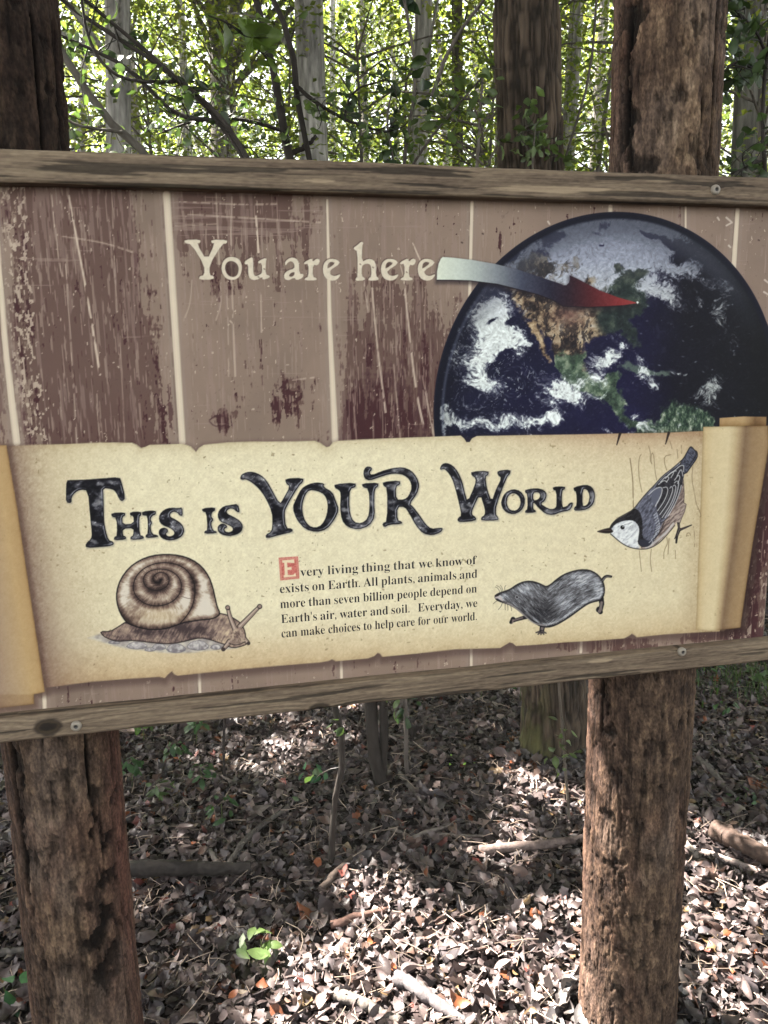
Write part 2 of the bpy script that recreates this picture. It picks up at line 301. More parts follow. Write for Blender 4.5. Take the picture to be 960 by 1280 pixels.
def rolls(C):
    L = [(-200, 552), (8, 556.5), (21, 633), (34, 720), (56, 865), (42, 868), (42.5, 880), (0, 885), (-200, 900)]
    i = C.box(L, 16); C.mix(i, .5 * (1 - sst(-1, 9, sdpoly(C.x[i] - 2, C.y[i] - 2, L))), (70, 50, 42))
    def lc(x, y, d):
        s = (8 + (y - 557) * .1555) - x
        c = lerp3(np.clip(s / 60, 0, 1), (0, (168, 138, 96)), (.25, (176, 148, 106)), (.6, (164, 140, 110)), (1, (146, 124, 106)))
        k = sst(866, 870, y) * .35; c = c * (1 - k[:, None]) + np.array([120, 90, 60]) * k[:, None]
        return c - np.exp(d / 1.6)[:, None] * np.array([34, 34, 32])
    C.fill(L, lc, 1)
    T = [(899, 540), (899.5, 522.5), (930, 520.5), (958, 521), (957.5, 536)]
    R = [(879, 533.5), (905, 533), (960, 532), (961, 558), (951, 620), (941, 679), (933, 732), (925.5, 784.5), (905, 787), (887, 788.5), (870, 787), (873, 700), (876, 627)]
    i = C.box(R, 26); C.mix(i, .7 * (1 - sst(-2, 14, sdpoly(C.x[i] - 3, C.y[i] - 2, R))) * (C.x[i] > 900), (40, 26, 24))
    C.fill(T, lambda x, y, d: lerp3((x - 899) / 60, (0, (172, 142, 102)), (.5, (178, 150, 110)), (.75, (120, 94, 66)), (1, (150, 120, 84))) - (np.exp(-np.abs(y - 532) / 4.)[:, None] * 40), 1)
    def rc(x, y, d):
        xd = np.interp(y, [532, 650, 780], [933, 921, 903])           # printed dark fold of the roll
        xl = np.interp(y, [532, 786], [879, 871]); xr = np.interp(y, [532, 558, 784], [960, 960, 925])
        t = np.where(x < xd, (x - xl) / (xd - xl), 1 + (x - xd) / (xr - xd))
        c = lerp3(t, (0, (186, 164, 124)), (.25, (200, 182, 144)), (.62, (203, 187, 150)), (.82, (176, 154, 118)), (1, (120, 97, 74)), (1.35, (140, 115, 85)), (1.8, (152, 126, 92)), (2, (146, 120, 86)))
        return c - np.exp(d / 1.2)[:, None] * np.array([40, 40, 38])
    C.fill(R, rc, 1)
    i = np.nonzero((C.l == 1) & ((C.x > 870) | (C.x < 60)))[0]; paper_tex(C, i, .5)

EARTHC = (1.2029, 1.6582, .3953)
def earth(C, U, V):
    r = np.hypot(U - EARTHC[0], V - EARTHC[1]) / EARTHC[2]
    i = np.nonzero((r < 1.02))[0]
    if not len(i): return
    x, y, r = C.x[i], C.y[i], r[i]
    th = np.arctan2(V[i] - EARTHC[1], U[i] - EARTHC[0])
    c = lerp3(np.clip((x - 545) / 415, 0, 1), (0, (20, 21, 40)), (.45, (21, 20, 48)), (.6, (20, 18, 48)), (.75, (14, 14, 25)), (1, (13, 14, 19)))
    c = c * (.85 + .3 * fbm(x * .05, y * .05, 50, 3))[:, None]
    wx = (fbm(x * .045, y * .045, 51, 4) - .5); wy = (fbm(x * .045 + 40, y * .045, 52, 4) - .5)
    X = x + wx * 26; Y = y + wy * 26
    def mixc(a, col):
        nonlocal c
        a = np.clip(a, 0, 1)[:, None]; c = c * (1 - a) + np.asarray(col, float) * a
    def pm(P, w=3, k=14):        # ragged polygon mask
        b = np.nonzero((x > min(p[0] for p in P) - 30) & (x < max(p[0] for p in P) + 30) & (y > min(p[1] for p in P) - 30) & (y < max(p[1] for p in P) + 30))[0]
        m = np.zeros(len(x)); d = sdpoly(X[b] * .6 + x[b] * .4, Y[b] * .6 + y[b] * .4, P)
        d = d + (fbm(x[b] * .22, y[b] * .22, 53, 3) - .5) * k; m[b] = np.clip(.5 - d / (2 * w), 0, 1); return m
    n1 = fbm(x * .12, y * .12, 54, 5, .6); n2 = fbm(x * .3, y * .16, 55, 4, .6); n3 = fbm((x + y) * .2, (x - y) * .09, 56, 4, .6)
    # North America
    na = pm([(625, 335), (660, 318), (720, 322), (770, 330), (812, 332), (812, 365), (800, 392), (786, 400), (795, 412), (801, 432), (795, 436), (788, 420), (776, 412), (760, 416), (742, 420), (733, 430), (730, 452), (733, 470), (715, 470), (700, 455), (690, 430), (675, 415), (660, 400), (650, 385), (640, 372), (632, 355)], 2.5, 10)
    tan = lerp3(n1, (.2, (26, 22, 22)), (.38, (74, 58, 48)), (.5, (146, 122, 94)), (.62, (198, 174, 138)), (.8, (226, 214, 190)))
    grn = lerp3(n1, (.2, (18, 26, 28)), (.5, (34, 48, 44)), (.7, (62, 76, 64)), (.9, (104, 112, 98)))
    red = lerp3(n1, (.2, (84, 54, 50)), (.5, (134, 96, 84)), (.8, (170, 138, 116)))
    w = 1 - sst(738, 762, x + wx * 40); g = np.exp(-(((x - 712) / 20) ** 2 + ((y - 393) / 16) ** 2))
    land = grn * (1 - w[:, None]) + tan * w[:, None]; land = land * (1 - .85 * g[:, None]) + red * .85 * g[:, None]
    n3 = .6 * fbm(x * .22 + wx * 4, y * .07 + wy * 4, 60, 4, .6) + .4 * n3; k = sst(.50, .57, n3) * w * (1 - g); land = land * (1 - .8 * k[:, None]) + np.array([24, 20, 24]) * .8 * k[:, None]
    no = 1 - sst(335, 362, y); land = land * (1 - .45 * no[:, None]) + np.array([44, 46, 48]) * .6 * no[:, None]
    land = land * .82 + np.array([58, 54, 50]) * .18; mixc(na * .93, land)
    # Mexico, Central America, the islands and the south
    mx = pm([(698, 440), (733, 440), (730, 462), (745, 474), (762, 462), (772, 464), (768, 486), (780, 492), (782, 508), (776, 512), (790, 524), (806, 532), (800, 540), (784, 532), (766, 514), (748, 498), (724, 488), (706, 474), (694, 454)], 2, 9)
    mixc(mx, lerp3(n1, (.2, (30, 40, 36)), (.5, (66, 84, 68)), (.75, (130, 142, 120)), (.9, (180, 186, 170))))
    mixc(pm([(660, 405), (668, 402), (684, 440), (690, 452), (684, 452), (670, 428)], 1.5, 6), tan * .9)
    sa = pm([(794, 548), (800, 534), (816, 524), (826, 512), (842, 504), (868, 506), (884, 516), (894, 530), (900, 550), (880, 556), (800, 556)], 2.5, 12)
    mixc(sa, lerp3(n2, (.25, (22, 32, 30)), (.45, (44, 62, 50)), (.6, (80, 96, 78)), (.75, (140, 150, 132)), (.9, (205, 208, 200))))
    mixc(pm([(770, 456), (782, 452), (806, 458), (822, 466), (836, 468), (836, 472), (814, 470), (790, 462)], 1.5, 5) * .8, (88, 104, 92))
    # clouds: hand-placed masses, edges torn by noise
    D = np.zeros(len(x)) + .40 * np.exp(-((y - 295) / 34) ** 2) * np.exp(-((x - 770) / 88) ** 2) + .30 * sst(600, 640, x) * (1 - sst(720, 800, x)) * np.exp(-((y - 335) / 30) ** 2)
    for cx, cy, rx, ry, ro, am in [(690, 312, 46, 20, -.45, .8), (740, 292, 60, 20, -.1, .95), (790, 300, 60, 26, .1, .95), (828, 322, 36, 20, .35, .85), (770, 325, 56, 18, .1, .9), (850, 328, 26, 10, .35, .6), (650, 330, 30, 10, -.6, .6), (706, 350, 40, 11, -.15, .65), (752, 358, 26, 13, -.5, .85), (740, 345, 36, 10, -.4, .6), (836, 292, 34, 12, .5, .55),
                                   (812, 362, 24, 12, .4, .85), (838, 374, 20, 11, .3, .75), (876, 376, 7, 10, 0, .5), (860, 345, 22, 8, .5, .5), (820, 355, 26, 10, .3, .5), (915, 430, 8, 20, .1, .4), (570, 450, 10, 30, .1, .45), (620, 480, 16, 26, .4, .5), (655, 470, 12, 10, 0, .4), (905, 360, 7, 26, .2, .5), (900, 398, 9, 22, -.1, .62), (892, 352, 8, 10, 0, .4),
                                   (625, 400, 26, 30, .3, .85), (606, 430, 20, 40, .1, .8), (632, 425, 22, 18, -.4, .8), (598, 465, 18, 24, 0, .75), (612, 390, 20, 16, -.3, .7), (645, 440, 14, 10, 0, .55), (596, 484, 14, 8, 0, .7), (655, 432, 10, 6, .4, .55),
                                   (556, 518, 7, 14, .1, .8), (575, 524, 20, 8, .3, .75), (606, 530, 26, 9, .1, .78), (640, 526, 26, 8, -.1, .78), (668, 528, 22, 8, -.35, .75), (692, 522, 12, 6, -.3, .75), (553, 540, 3, 14, 0, .6), (665, 543, 20, 3, -.1, .6), (588, 506, 14, 5, .2, .5),
                                   (700, 484, 24, 17, .1, 1.05), (722, 496, 16, 10, .4, .7), (690, 502, 14, 7, -.5, .55), (730, 480, 14, 6, 0, .5), (750, 452, 16, 11, -.2, .9), (764, 442, 10, 9, 0, .7), (779, 430, 9, 8, -.7, .75), (760, 420, 10, 4, .1, .5), (745, 470, 12, 8, .5, .7), (748, 492, 12, 5, -.6, .6),
                                   (804, 464, 11, 13, .2, .85), (816, 478, 7, 13, .25, .8), (806, 447, 9, 7, .5, .5), (844, 468, 10, 4, .1, .65), (858, 470, 6, 2, -.2, .7), (892, 486, 13, 12, -.3, .85), (886, 500, 8, 10, 0, .5), (872, 490, 10, 5, 0, .45), (896, 506, 6, 8, 0, .5), (794, 518, 6, 6, 0, .9), (806, 536, 6, 5, 0, .8), (850, 536, 10, 4, 0, .6), (780, 530, 8, 4, .6, .5), (720, 541, 20, 3, 0, .35), (755, 541, 10, 2, 0, .6), (790, 541, 10, 2, 0, .6), (820, 530, 22, 9, 0, .35), (870, 528, 22, 9, 0, .3)]:
        co, si = np.cos(ro), np.sin(ro); dx, dy = x + wx * 22 - cx, y + wy * 22 - cy
        D = D + am * np.exp(-(((dx * co + dy * si) / rx) ** 2 + ((-dx * si + dy * co) / ry) ** 2))
    fn = fbm(x * .10 + wx * 3, y * .10 + wy * 3, 57, 5, .62); ff = fbm(x * .34 + wx * 6, y * .34 + wy * 6, 58, 3, .6)
    hole = np.zeros(len(x))
    for cx, cy, rx, ry, ro in [(757, 281, 9, 4, -.3), (747, 290, 8, 4, .2), (690, 302, 13, 9, -.6), (702, 297, 9, 4, -.4), (806, 290, 8, 3, .5), (815, 297, 11, 3, .3), (832, 302, 9, 5, .5), (672, 322, 12, 8, -.7), (655, 332, 8, 6, -.7), (752, 306, 6, 3, 0), (680, 335, 8, 9, .3), (640, 322, 8, 3, -.7), (772, 335, 7, 6, -.5), (850, 308, 14, 8, .5), (845, 322, 18, 6, .2), (790, 347, 16, 8, -.5), (738, 349, 9, 5, -.4), (616, 402, 8, 3, -.4), (640, 400, 9, 4, -.5), (630, 444, 12, 5, -.4), (622, 462, 14, 10, 0)]:
        co, si = np.cos(ro), np.sin(ro); dx, dy = x + wx * 14 - cx, y + wy * 14 - cy
        hole += np.exp(-(((dx * co + dy * si) / rx) ** 2 + ((-dx * si + dy * co) / ry) ** 2))
    D = D - 1.5 * hole
    fn = .55 * fn + .45 * fbm((x + y * .5) * .05 + wx * 4, (y - x * .5) * .2 + wy * 4, 66, 4, .6); al = sst(.17, .84, D * .85 + (fn - .5) * 1.15 + (ff - .5) * .55) * (.50 + .50 * sst(.2, 1.0, D + (ff - .5) * 1.6))
    al = np.maximum(al, sst(.67, .73, fbm(x * .28 + wx * 8, y * .28 + wy * 8, 59, 3, .55)) * .5 * (np.exp(-(((x - 640) / 46) ** 2 + ((y - 478) / 36) ** 2)) + .45 * sst(545, 560, y) * 0 + .5 * np.exp(-(((x - 580) / 40) ** 2 + ((y - 420) / 90) ** 2)) + .10))
    cc = lerp3(np.clip((y - 270) / 140, 0, 1), (0, (112, 116, 132)), (.4, (142, 147, 162)), (.75, (182, 186, 190)), (1, (206, 212, 210)))
    cc = cc * (1 - .28 * sst(760, 930, x))[:, None] * (.78 + .46 * ff)[:, None]
    mixc(al, cc)
    veil = np.exp(-((r - .93) / .07) ** 2) * sst(.25, .95, np.sin(th)) * .55; mixc(veil, (96, 101, 118))
    # swirl west of the coast, southern specks and island dots
    rng = np.random.RandomState(8)
    for k in range(150):
        if k < 70: a = rng.uniform(0, 6.28); q = rng.uniform(8, 34); cx, cy = 640 + np.cos(a) * q * 1.1, 480 + np.sin(a) * q * .8; an = a + 1.57
        elif k < 110: cx, cy, an = rng.uniform(545, 590), rng.uniform(400, 520), rng.uniform(-1, 0)
        else: cx, cy, an = rng.uniform(800, 950), rng.uniform(380, 530), rng.uniform(-1, 1)
        if (cx - 870) ** 2 / 7000 > 99: continue
        L = rng.uniform(.8, 4 if k < 70 else 2.2); b = np.nonzero((abs(x - cx) < 8) & (abs(y - cy) < 8))[0]
        dx, dy = x[b] - cx, y[b] - cy; u = dx * np.cos(an) + dy * np.sin(an); v = -dx * np.sin(an) + dy * np.cos(an)
        a = np.exp(-(u / L) ** 2 - (v / .8) ** 2) * rng.uniform(.2, .75) * (.45 if k < 70 else 1); c[b] = c[b] * (1 - a[:, None]) + np.array([150, 158, 165]) * a[:, None]
    # rim: dark edge, thin pale line on the left
    mixc(np.exp(-((r - .952) / .008) ** 2) * .5 * sst(2.0, 2.9, np.abs(th)) , (120, 128, 150))
    mixc(sst(.958, .975, r), (19, 20, 38)); mixc(sst(.985, .998, r) * .35, (44, 46, 70))
    c = c + ((fbm(x * .6, y * .6, 63, 2) - .5) * 10)[:, None]; c = c * (1 - .25 * sst(.80, .97, r))[:, None]
    a = np.clip(.5 + (1 - r) * EARTHC[2] / .0016, 0, 1)
    C.mix(i, a, c); C.l[i[a > .5]] = 2
def arrow(C):
    P = Z([(70, 414), (71, 370), (80, 325), (92, 298), (102, 289), (160, 293), (260, 305), (390, 327), (520, 360), (640, 400), (730, 430), (760, 443), (776, 443), (790, 430), (796, 410), (794, 389), (830, 404), (960, 472), (1060, 510), (1166, 540), (1080, 553), (1000, 560), (900, 562), (760, 556), (700, 522), (620, 492), (520, 466), (400, 436), (250, 417), (150, 413)], 4.364, 530, 255)
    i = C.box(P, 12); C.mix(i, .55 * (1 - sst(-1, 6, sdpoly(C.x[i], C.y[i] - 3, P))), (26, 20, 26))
    def col(x, y, d):
        t = (x - 546) / 252
        c = lerp3(t, (0, (208, 214, 196)), (.12, (188, 196, 186)), (.28, (132, 138, 142)), (.42, (64, 68, 84)), (.56, (34, 32, 48)), (.66, (40, 24, 34)), (.76, (72, 28, 33)), (.9, (122, 44, 46)), (1, (150, 62, 60)))
        return c + ((fbm(x * .5, y * .5, 61, 2) - .5) * 14)[:, None]
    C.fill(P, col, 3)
    C.stroke(Z([(72, 416), (250, 419), (400, 438), (520, 468), (620, 494), (700, 524), (760, 558), (900, 564), (1080, 555)], 4.364, 530, 255), 1.2, 1.2, (22, 16, 24), .8)
    C.fill([(x, y) for x, y in Z([(1158, 534), (1166, 530), (1172, 538), (1164, 545)], 4.364, 530, 255)], (225, 230, 225), 3)

def here(C):
    L = []
    z = lambda p: Z(p, 5.333, 215, 280)
    w = lambda p, dx=0: [(a + dx / 5.333, b) for a, b in Z(p, 5.333, 385, 280)]
    L.append((z([(82, 105), (188, 103), (190, 125), (165, 130), (232, 245), (285, 130), (262, 126), (262, 105), (368, 105), (366, 130), (335, 133), (250, 270), (250, 340), (278, 346), (278, 370), (182, 372), (182, 348), (215, 341), (215, 275), (130, 135), (85, 128)]), []))
    L.append((smooth(z([(400, 216), (450, 232), (470, 285), (455, 350), (410, 377), (356, 364), (328, 312), (334, 258), (360, 226)]), 1), [smooth(z([(395, 243), (432, 260), (447, 295), (437, 342), (405, 357), (368, 340), (350, 295), (363, 256)]), 1)]))
    L.append((z([(483, 250), (510, 232), (536, 218), (542, 250), (541, 328), (556, 350), (590, 336), (601, 320), (598, 260), (575, 263), (575, 246), (632, 222), (625, 260), (623, 334), (652, 345), (650, 358), (605, 373), (600, 352), (560, 376), (520, 368), (507, 335), (508, 268), (486, 270)]), []))
    L.append((z([(752, 250), (790, 222), (828, 228), (846, 255), (848, 330), (880, 334), (870, 360), (830, 376), (815, 356), (775, 378), (748, 365), (746, 335), (770, 310), (816, 297), (815, 266), (796, 246), (772, 256), (756, 280)]), [z([(817, 318), (788, 328), (778, 348), (798, 353), (816, 340)])]))
    r = [(-27, 255), (28, 226), (32, 252), (58, 228), (82, 240), (66, 277), (33, 270), (31, 350), (58, 361), (55, 376), (-22, 376), (-22, 362), (3, 351), (3, 264), (-25, 270)]
    e = [(152, 230), (195, 237), (217, 263), (140, 312), (150, 338), (180, 348), (213, 334), (215, 345), (190, 374), (150, 379), (112, 358), (97, 310), (104, 265), (125, 240)]; eh = [(129, 286), (135, 262), (155, 250), (184, 261), (132, 299)]
    L.append((w(r), [])); L.append((w(e), [w(eh)]))
    L.append((w([(303, 158), (330, 140), (355, 116), (371, 125), (361, 145), (358, 254), (400, 231), (437, 238), (454, 270), (453, 345), (471, 360), (468, 376), (404, 378), (404, 362), (422, 350), (421, 284), (406, 264), (378, 266), (358, 282), (358, 345), (379, 360), (378, 376), (318, 379), (317, 363), (331, 350), (329, 182), (308, 170)]), []))
    L.append((w(e, 387), [w(eh, 387)])); L.append((w(r, 640), [])); L.append((w(e, 632), [w(eh, 632)]))
    for P, H in L:
        P = smooth(P, 1)
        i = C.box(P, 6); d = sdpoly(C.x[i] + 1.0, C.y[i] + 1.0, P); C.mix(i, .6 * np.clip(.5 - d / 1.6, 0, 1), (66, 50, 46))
    for P, H in L:
        P = smooth(P, 1)
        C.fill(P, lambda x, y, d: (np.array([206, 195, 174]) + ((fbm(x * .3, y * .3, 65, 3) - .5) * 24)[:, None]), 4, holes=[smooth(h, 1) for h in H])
    for a, b in [(322.8, 346), (330, 336), (466, 334), (450, 330), (508, 340), (334, 350)]: C.stroke([(a, b), (a + 1, b + .8)], 1.6, 1.2, (110, 92, 84), .8)

def heading(C):
    t = lambda p: Z(p, 4, 70, 570); yv = lambda p: Z(p, 3.556, 290, 570); wv = lambda p: Z(p, 4.364, 540, 570)
    L = [(t([(52, 122), (75, 120), (150, 118), (230, 112), (318, 105), (328, 130), (348, 210), (330, 228), (315, 215), (300, 180), (280, 165), (235, 160), (238, 200), (240, 320), (248, 370), (262, 420), (290, 430), (285, 448), (230, 455), (150, 460), (148, 438), (175, 415), (180, 390), (170, 300), (160, 172), (120, 168), (95, 183), (78, 205), (78, 236), (50, 233), (50, 180)]), []),
         (t([(276, 285), (345, 281), (346, 298), (332, 305), (333, 342), (388, 338), (388, 300), (370, 297), (370, 280), (425, 277), (427, 296), (416, 303), (418, 395), (438, 400), (438, 416), (372, 420), (372, 404), (386, 398), (388, 360), (334, 364), (334, 398), (350, 402), (350, 418), (290, 422), (290, 405), (306, 398), (303, 310), (278, 304)]), []),
         (t([(430, 277), (498, 271), (500, 292), (482, 298), (472, 315), (482, 335), (472, 350), (480, 390), (510, 396), (510, 406), (448, 411), (448, 395), (460, 388), (458, 300), (440, 297), (431, 296)]), []),
         (t([(632, 256), (634, 300), (618, 298), (605, 282), (585, 278), (570, 290), (572, 305), (600, 318), (630, 340), (643, 370), (632, 400), (600, 419), (560, 423), (528, 411), (513, 390), (516, 368), (535, 357), (556, 362), (562, 378), (549, 388), (556, 400), (575, 402), (592, 392), (590, 375), (570, 360), (530, 345), (514, 322), (517, 292), (540, 268), (575, 257), (610, 261)]), []),
         (t([(730, 262), (795, 256), (796, 272), (782, 280), (775, 300), (788, 318), (775, 335), (785, 372), (803, 376), (803, 386), (742, 389), (742, 376), (758, 370), (752, 282), (732, 277)]), []),
         (t([(910, 239), (920, 282), (904, 280), (888, 264), (868, 262), (852, 275), (858, 290), (885, 302), (922, 325), (936, 350), (928, 378), (900, 395), (860, 401), (825, 392), (807, 372), (809, 350), (830, 336), (850, 342), (857, 356), (841, 364), (846, 378), (868, 382), (885, 372), (882, 355), (855, 342), (820, 328), (807, 300), (814, 272), (840, 250), (878, 244)]), []),
         (yv([(35, 100), (42, 82), (65, 71), (95, 70), (130, 85), (155, 110), (178, 150), (212, 214), (228, 190), (258, 135), (240, 123), (236, 100), (318, 97), (316, 116), (297, 132), (241, 227), (233, 255), (240, 320), (268, 322), (270, 338), (215, 350), (152, 368), (149, 350), (176, 335), (180, 300), (178, 250), (150, 187), (120, 145), (85, 115), (60, 103), (45, 106)]), []),
         (yv([(340, 125), (375, 117), (412, 122), (405, 136), (447, 160), (462, 200), (476, 238), (457, 282), (422, 326), (375, 339), (325, 326), (288, 285), (268, 230), (285, 190), (308, 145)]), [yv([(325, 172), (345, 150), (382, 156), (412, 172), (427, 212), (421, 266), (400, 306), (370, 320), (340, 309), (318, 275), (311, 220)])]),
         (yv([(455, 125), (548, 118), (551, 138), (525, 146), (521, 200), (525, 258), (541, 293), (575, 300), (604, 278), (612, 230), (608, 146), (580, 138), (577, 122), (650, 118), (651, 135), (635, 146), (632, 200), (636, 270), (611, 311), (560, 328), (513, 316), (488, 286), (480, 230), (484, 166), (474, 150), (457, 142)]), []),
         (yv([(670, 115), (745, 108), (749, 126), (728, 136), (730, 194), (765, 194), (786, 178), (800, 140), (790, 105), (765, 85), (735, 78), (700, 80), (650, 96), (612, 110), (588, 100), (583, 70), (595, 47), (616, 47), (624, 58), (610, 74), (622, 85), (660, 69), (710, 54), (760, 49), (797, 64), (822, 94), (834, 130), (822, 170), (790, 212), (806, 226), (832, 260), (862, 304), (886, 324), (920, 319), (940, 320), (927, 341), (890, 353), (850, 346), (818, 311), (788, 256), (768, 226), (735, 226), (735, 285), (755, 291), (756, 302), (700, 305), (675, 318), (667, 300), (690, 289), (690, 142), (672, 132)]), []),
         (wv([(42, 68), (55, 44), (80, 37), (112, 50), (142, 85), (166, 140), (178, 195), (194, 252), (234, 160), (240, 122), (216, 106), (213, 85), (308, 80), (309, 102), (291, 113), (300, 180), (326, 250), (347, 185), (380, 120), (358, 103), (357, 80), (429, 73), (426, 98), (408, 116), (350, 270), (348, 318), (363, 335), (361, 352), (269, 353), (267, 335), (288, 322), (290, 292), (262, 205), (222, 290), (216, 318), (241, 335), (238, 354), (150, 362), (138, 350), (144, 336), (161, 325), (150, 268), (126, 172), (108, 120), (85, 86), (65, 70), (48, 76)]), []),
         (wv([(376, 245), (398, 200), (440, 179), (482, 190), (507, 225), (506, 265), (486, 301), (445, 319), (405, 309), (381, 280)]), [wv([(411, 225), (430, 204), (456, 204), (479, 225), (485, 260), (470, 291), (445, 300), (420, 290), (407, 260)])]),
         (wv([(508, 184), (570, 174), (612, 185), (628, 210), (616, 246), (592, 260), (622, 280), (650, 291), (672, 285), (680, 270), (678, 190), (660, 184), (660, 168), (725, 165), (726, 180), (709, 188), (708, 280), (735, 275), (750, 256), (769, 252), (766, 275), (750, 298), (705, 305), (660, 323), (618, 316), (578, 280), (558, 256), (552, 256), (552, 290), (566, 296), (565, 308), (508, 312), (508, 298), (522, 290), (520, 206), (508, 200)]), [wv([(552, 200), (580, 197), (593, 215), (580, 238), (552, 243)])]),
         (wv([(772, 170), (840, 155), (876, 170), (891, 210), (883, 260), (850, 291), (800, 299), (775, 297), (774, 281), (790, 270), (788, 196), (774, 188)]), [wv([(822, 180), (845, 181), (861, 215), (853, 258), (835, 273), (820, 270)])])]
    for P, H in L:
        i = C.box(P, 7); x, y = C.x[i], C.y[i]
        d = sdpoly(x - .9, y - 1.1, P)
        for h in H: d = np.maximum(d, -sdpoly(x - .9, y - 1.1, h))
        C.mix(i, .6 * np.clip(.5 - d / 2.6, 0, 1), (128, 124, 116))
    for P, H in L:
        P = smooth(P, 1); H = [smooth(h, 1) for h in H]
        def sdd(x, y):
            d = sdpoly(x, y, P)
            for h in H: d = np.maximum(d, -sdpoly(x, y, h))
            return d
        i = C.box(P, 4)
        if not len(i): continue
        x, y = C.x[i], C.y[i]; d = sdd(x, y); gx = sdd(x + .6, y) - d; gy = sdd(x, y + .6) - d
        n = .7 * fbm(x * .07 + y * .05, y * .13 - x * .06, 71, 2, .5) + .3 * fbm(x * .16 - y * .1, y * .3 + x * .14, 70, 3, .6); m = fbm(x * .28 + y * .2, y * .3 - x * .1, 72, 3, .6)
        c = lerp3(n, (.25, (14, 13, 18)), (.48, (22, 21, 27)), (.58, (56, 55, 62)), (.68, (96, 95, 100)), (.8, (126, 125, 127)))
        c = c + ((m - .5) * 34)[:, None]; c = c + (sst(.66, .8, m) * sst(.45, .6, n) * 60)[:, None]
        lit = np.exp(-((d + 2.1) / .75) ** 2) * np.clip((gx * .9 + gy * .35) / .6, -1, 1); br = sst(.3, .5, fbm(x * .08, y * .08, 73, 2))
        c = c * (1 - .9 * np.clip(lit * br, 0, 1)[:, None]) + np.array([150, 150, 158]) * .9 * np.clip(lit * br, 0, 1)[:, None]
        c = c * (1 - .8 * np.exp(-((d + .5) / .8) ** 2)[:, None])+ np.array([14, 13, 20]) * .8 * np.exp(-((d + .5) / .8) ** 2)[:, None]
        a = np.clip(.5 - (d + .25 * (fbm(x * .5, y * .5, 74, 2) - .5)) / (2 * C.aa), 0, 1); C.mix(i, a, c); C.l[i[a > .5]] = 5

def initial(C):
    z = lambda p: Z(p, 3.623, 340, 685)
    C.fill(z([(30, 44), (118, 38), (124, 138), (38, 147)]), lambda x, y, d: np.array([188, 106, 96]) + ((fbm(x * .9, y * .9, 81, 2) - .5) * 60)[:, None], 9)
    C.stroke(z([(36, 50), (112, 45), (117, 132), (44, 140), (36, 50)]), .9, .9, (205, 160, 140), .8)
    P = z([(46, 56), (100, 51), (102, 68), (92, 68), (68, 66), (70, 88), (88, 86), (89, 98), (70, 100), (72, 122), (96, 122), (106, 112), (110, 128), (54, 134), (52, 124), (58, 122), (55, 68), (46, 66)])
    C.fill(P, (220, 202, 170), 9)

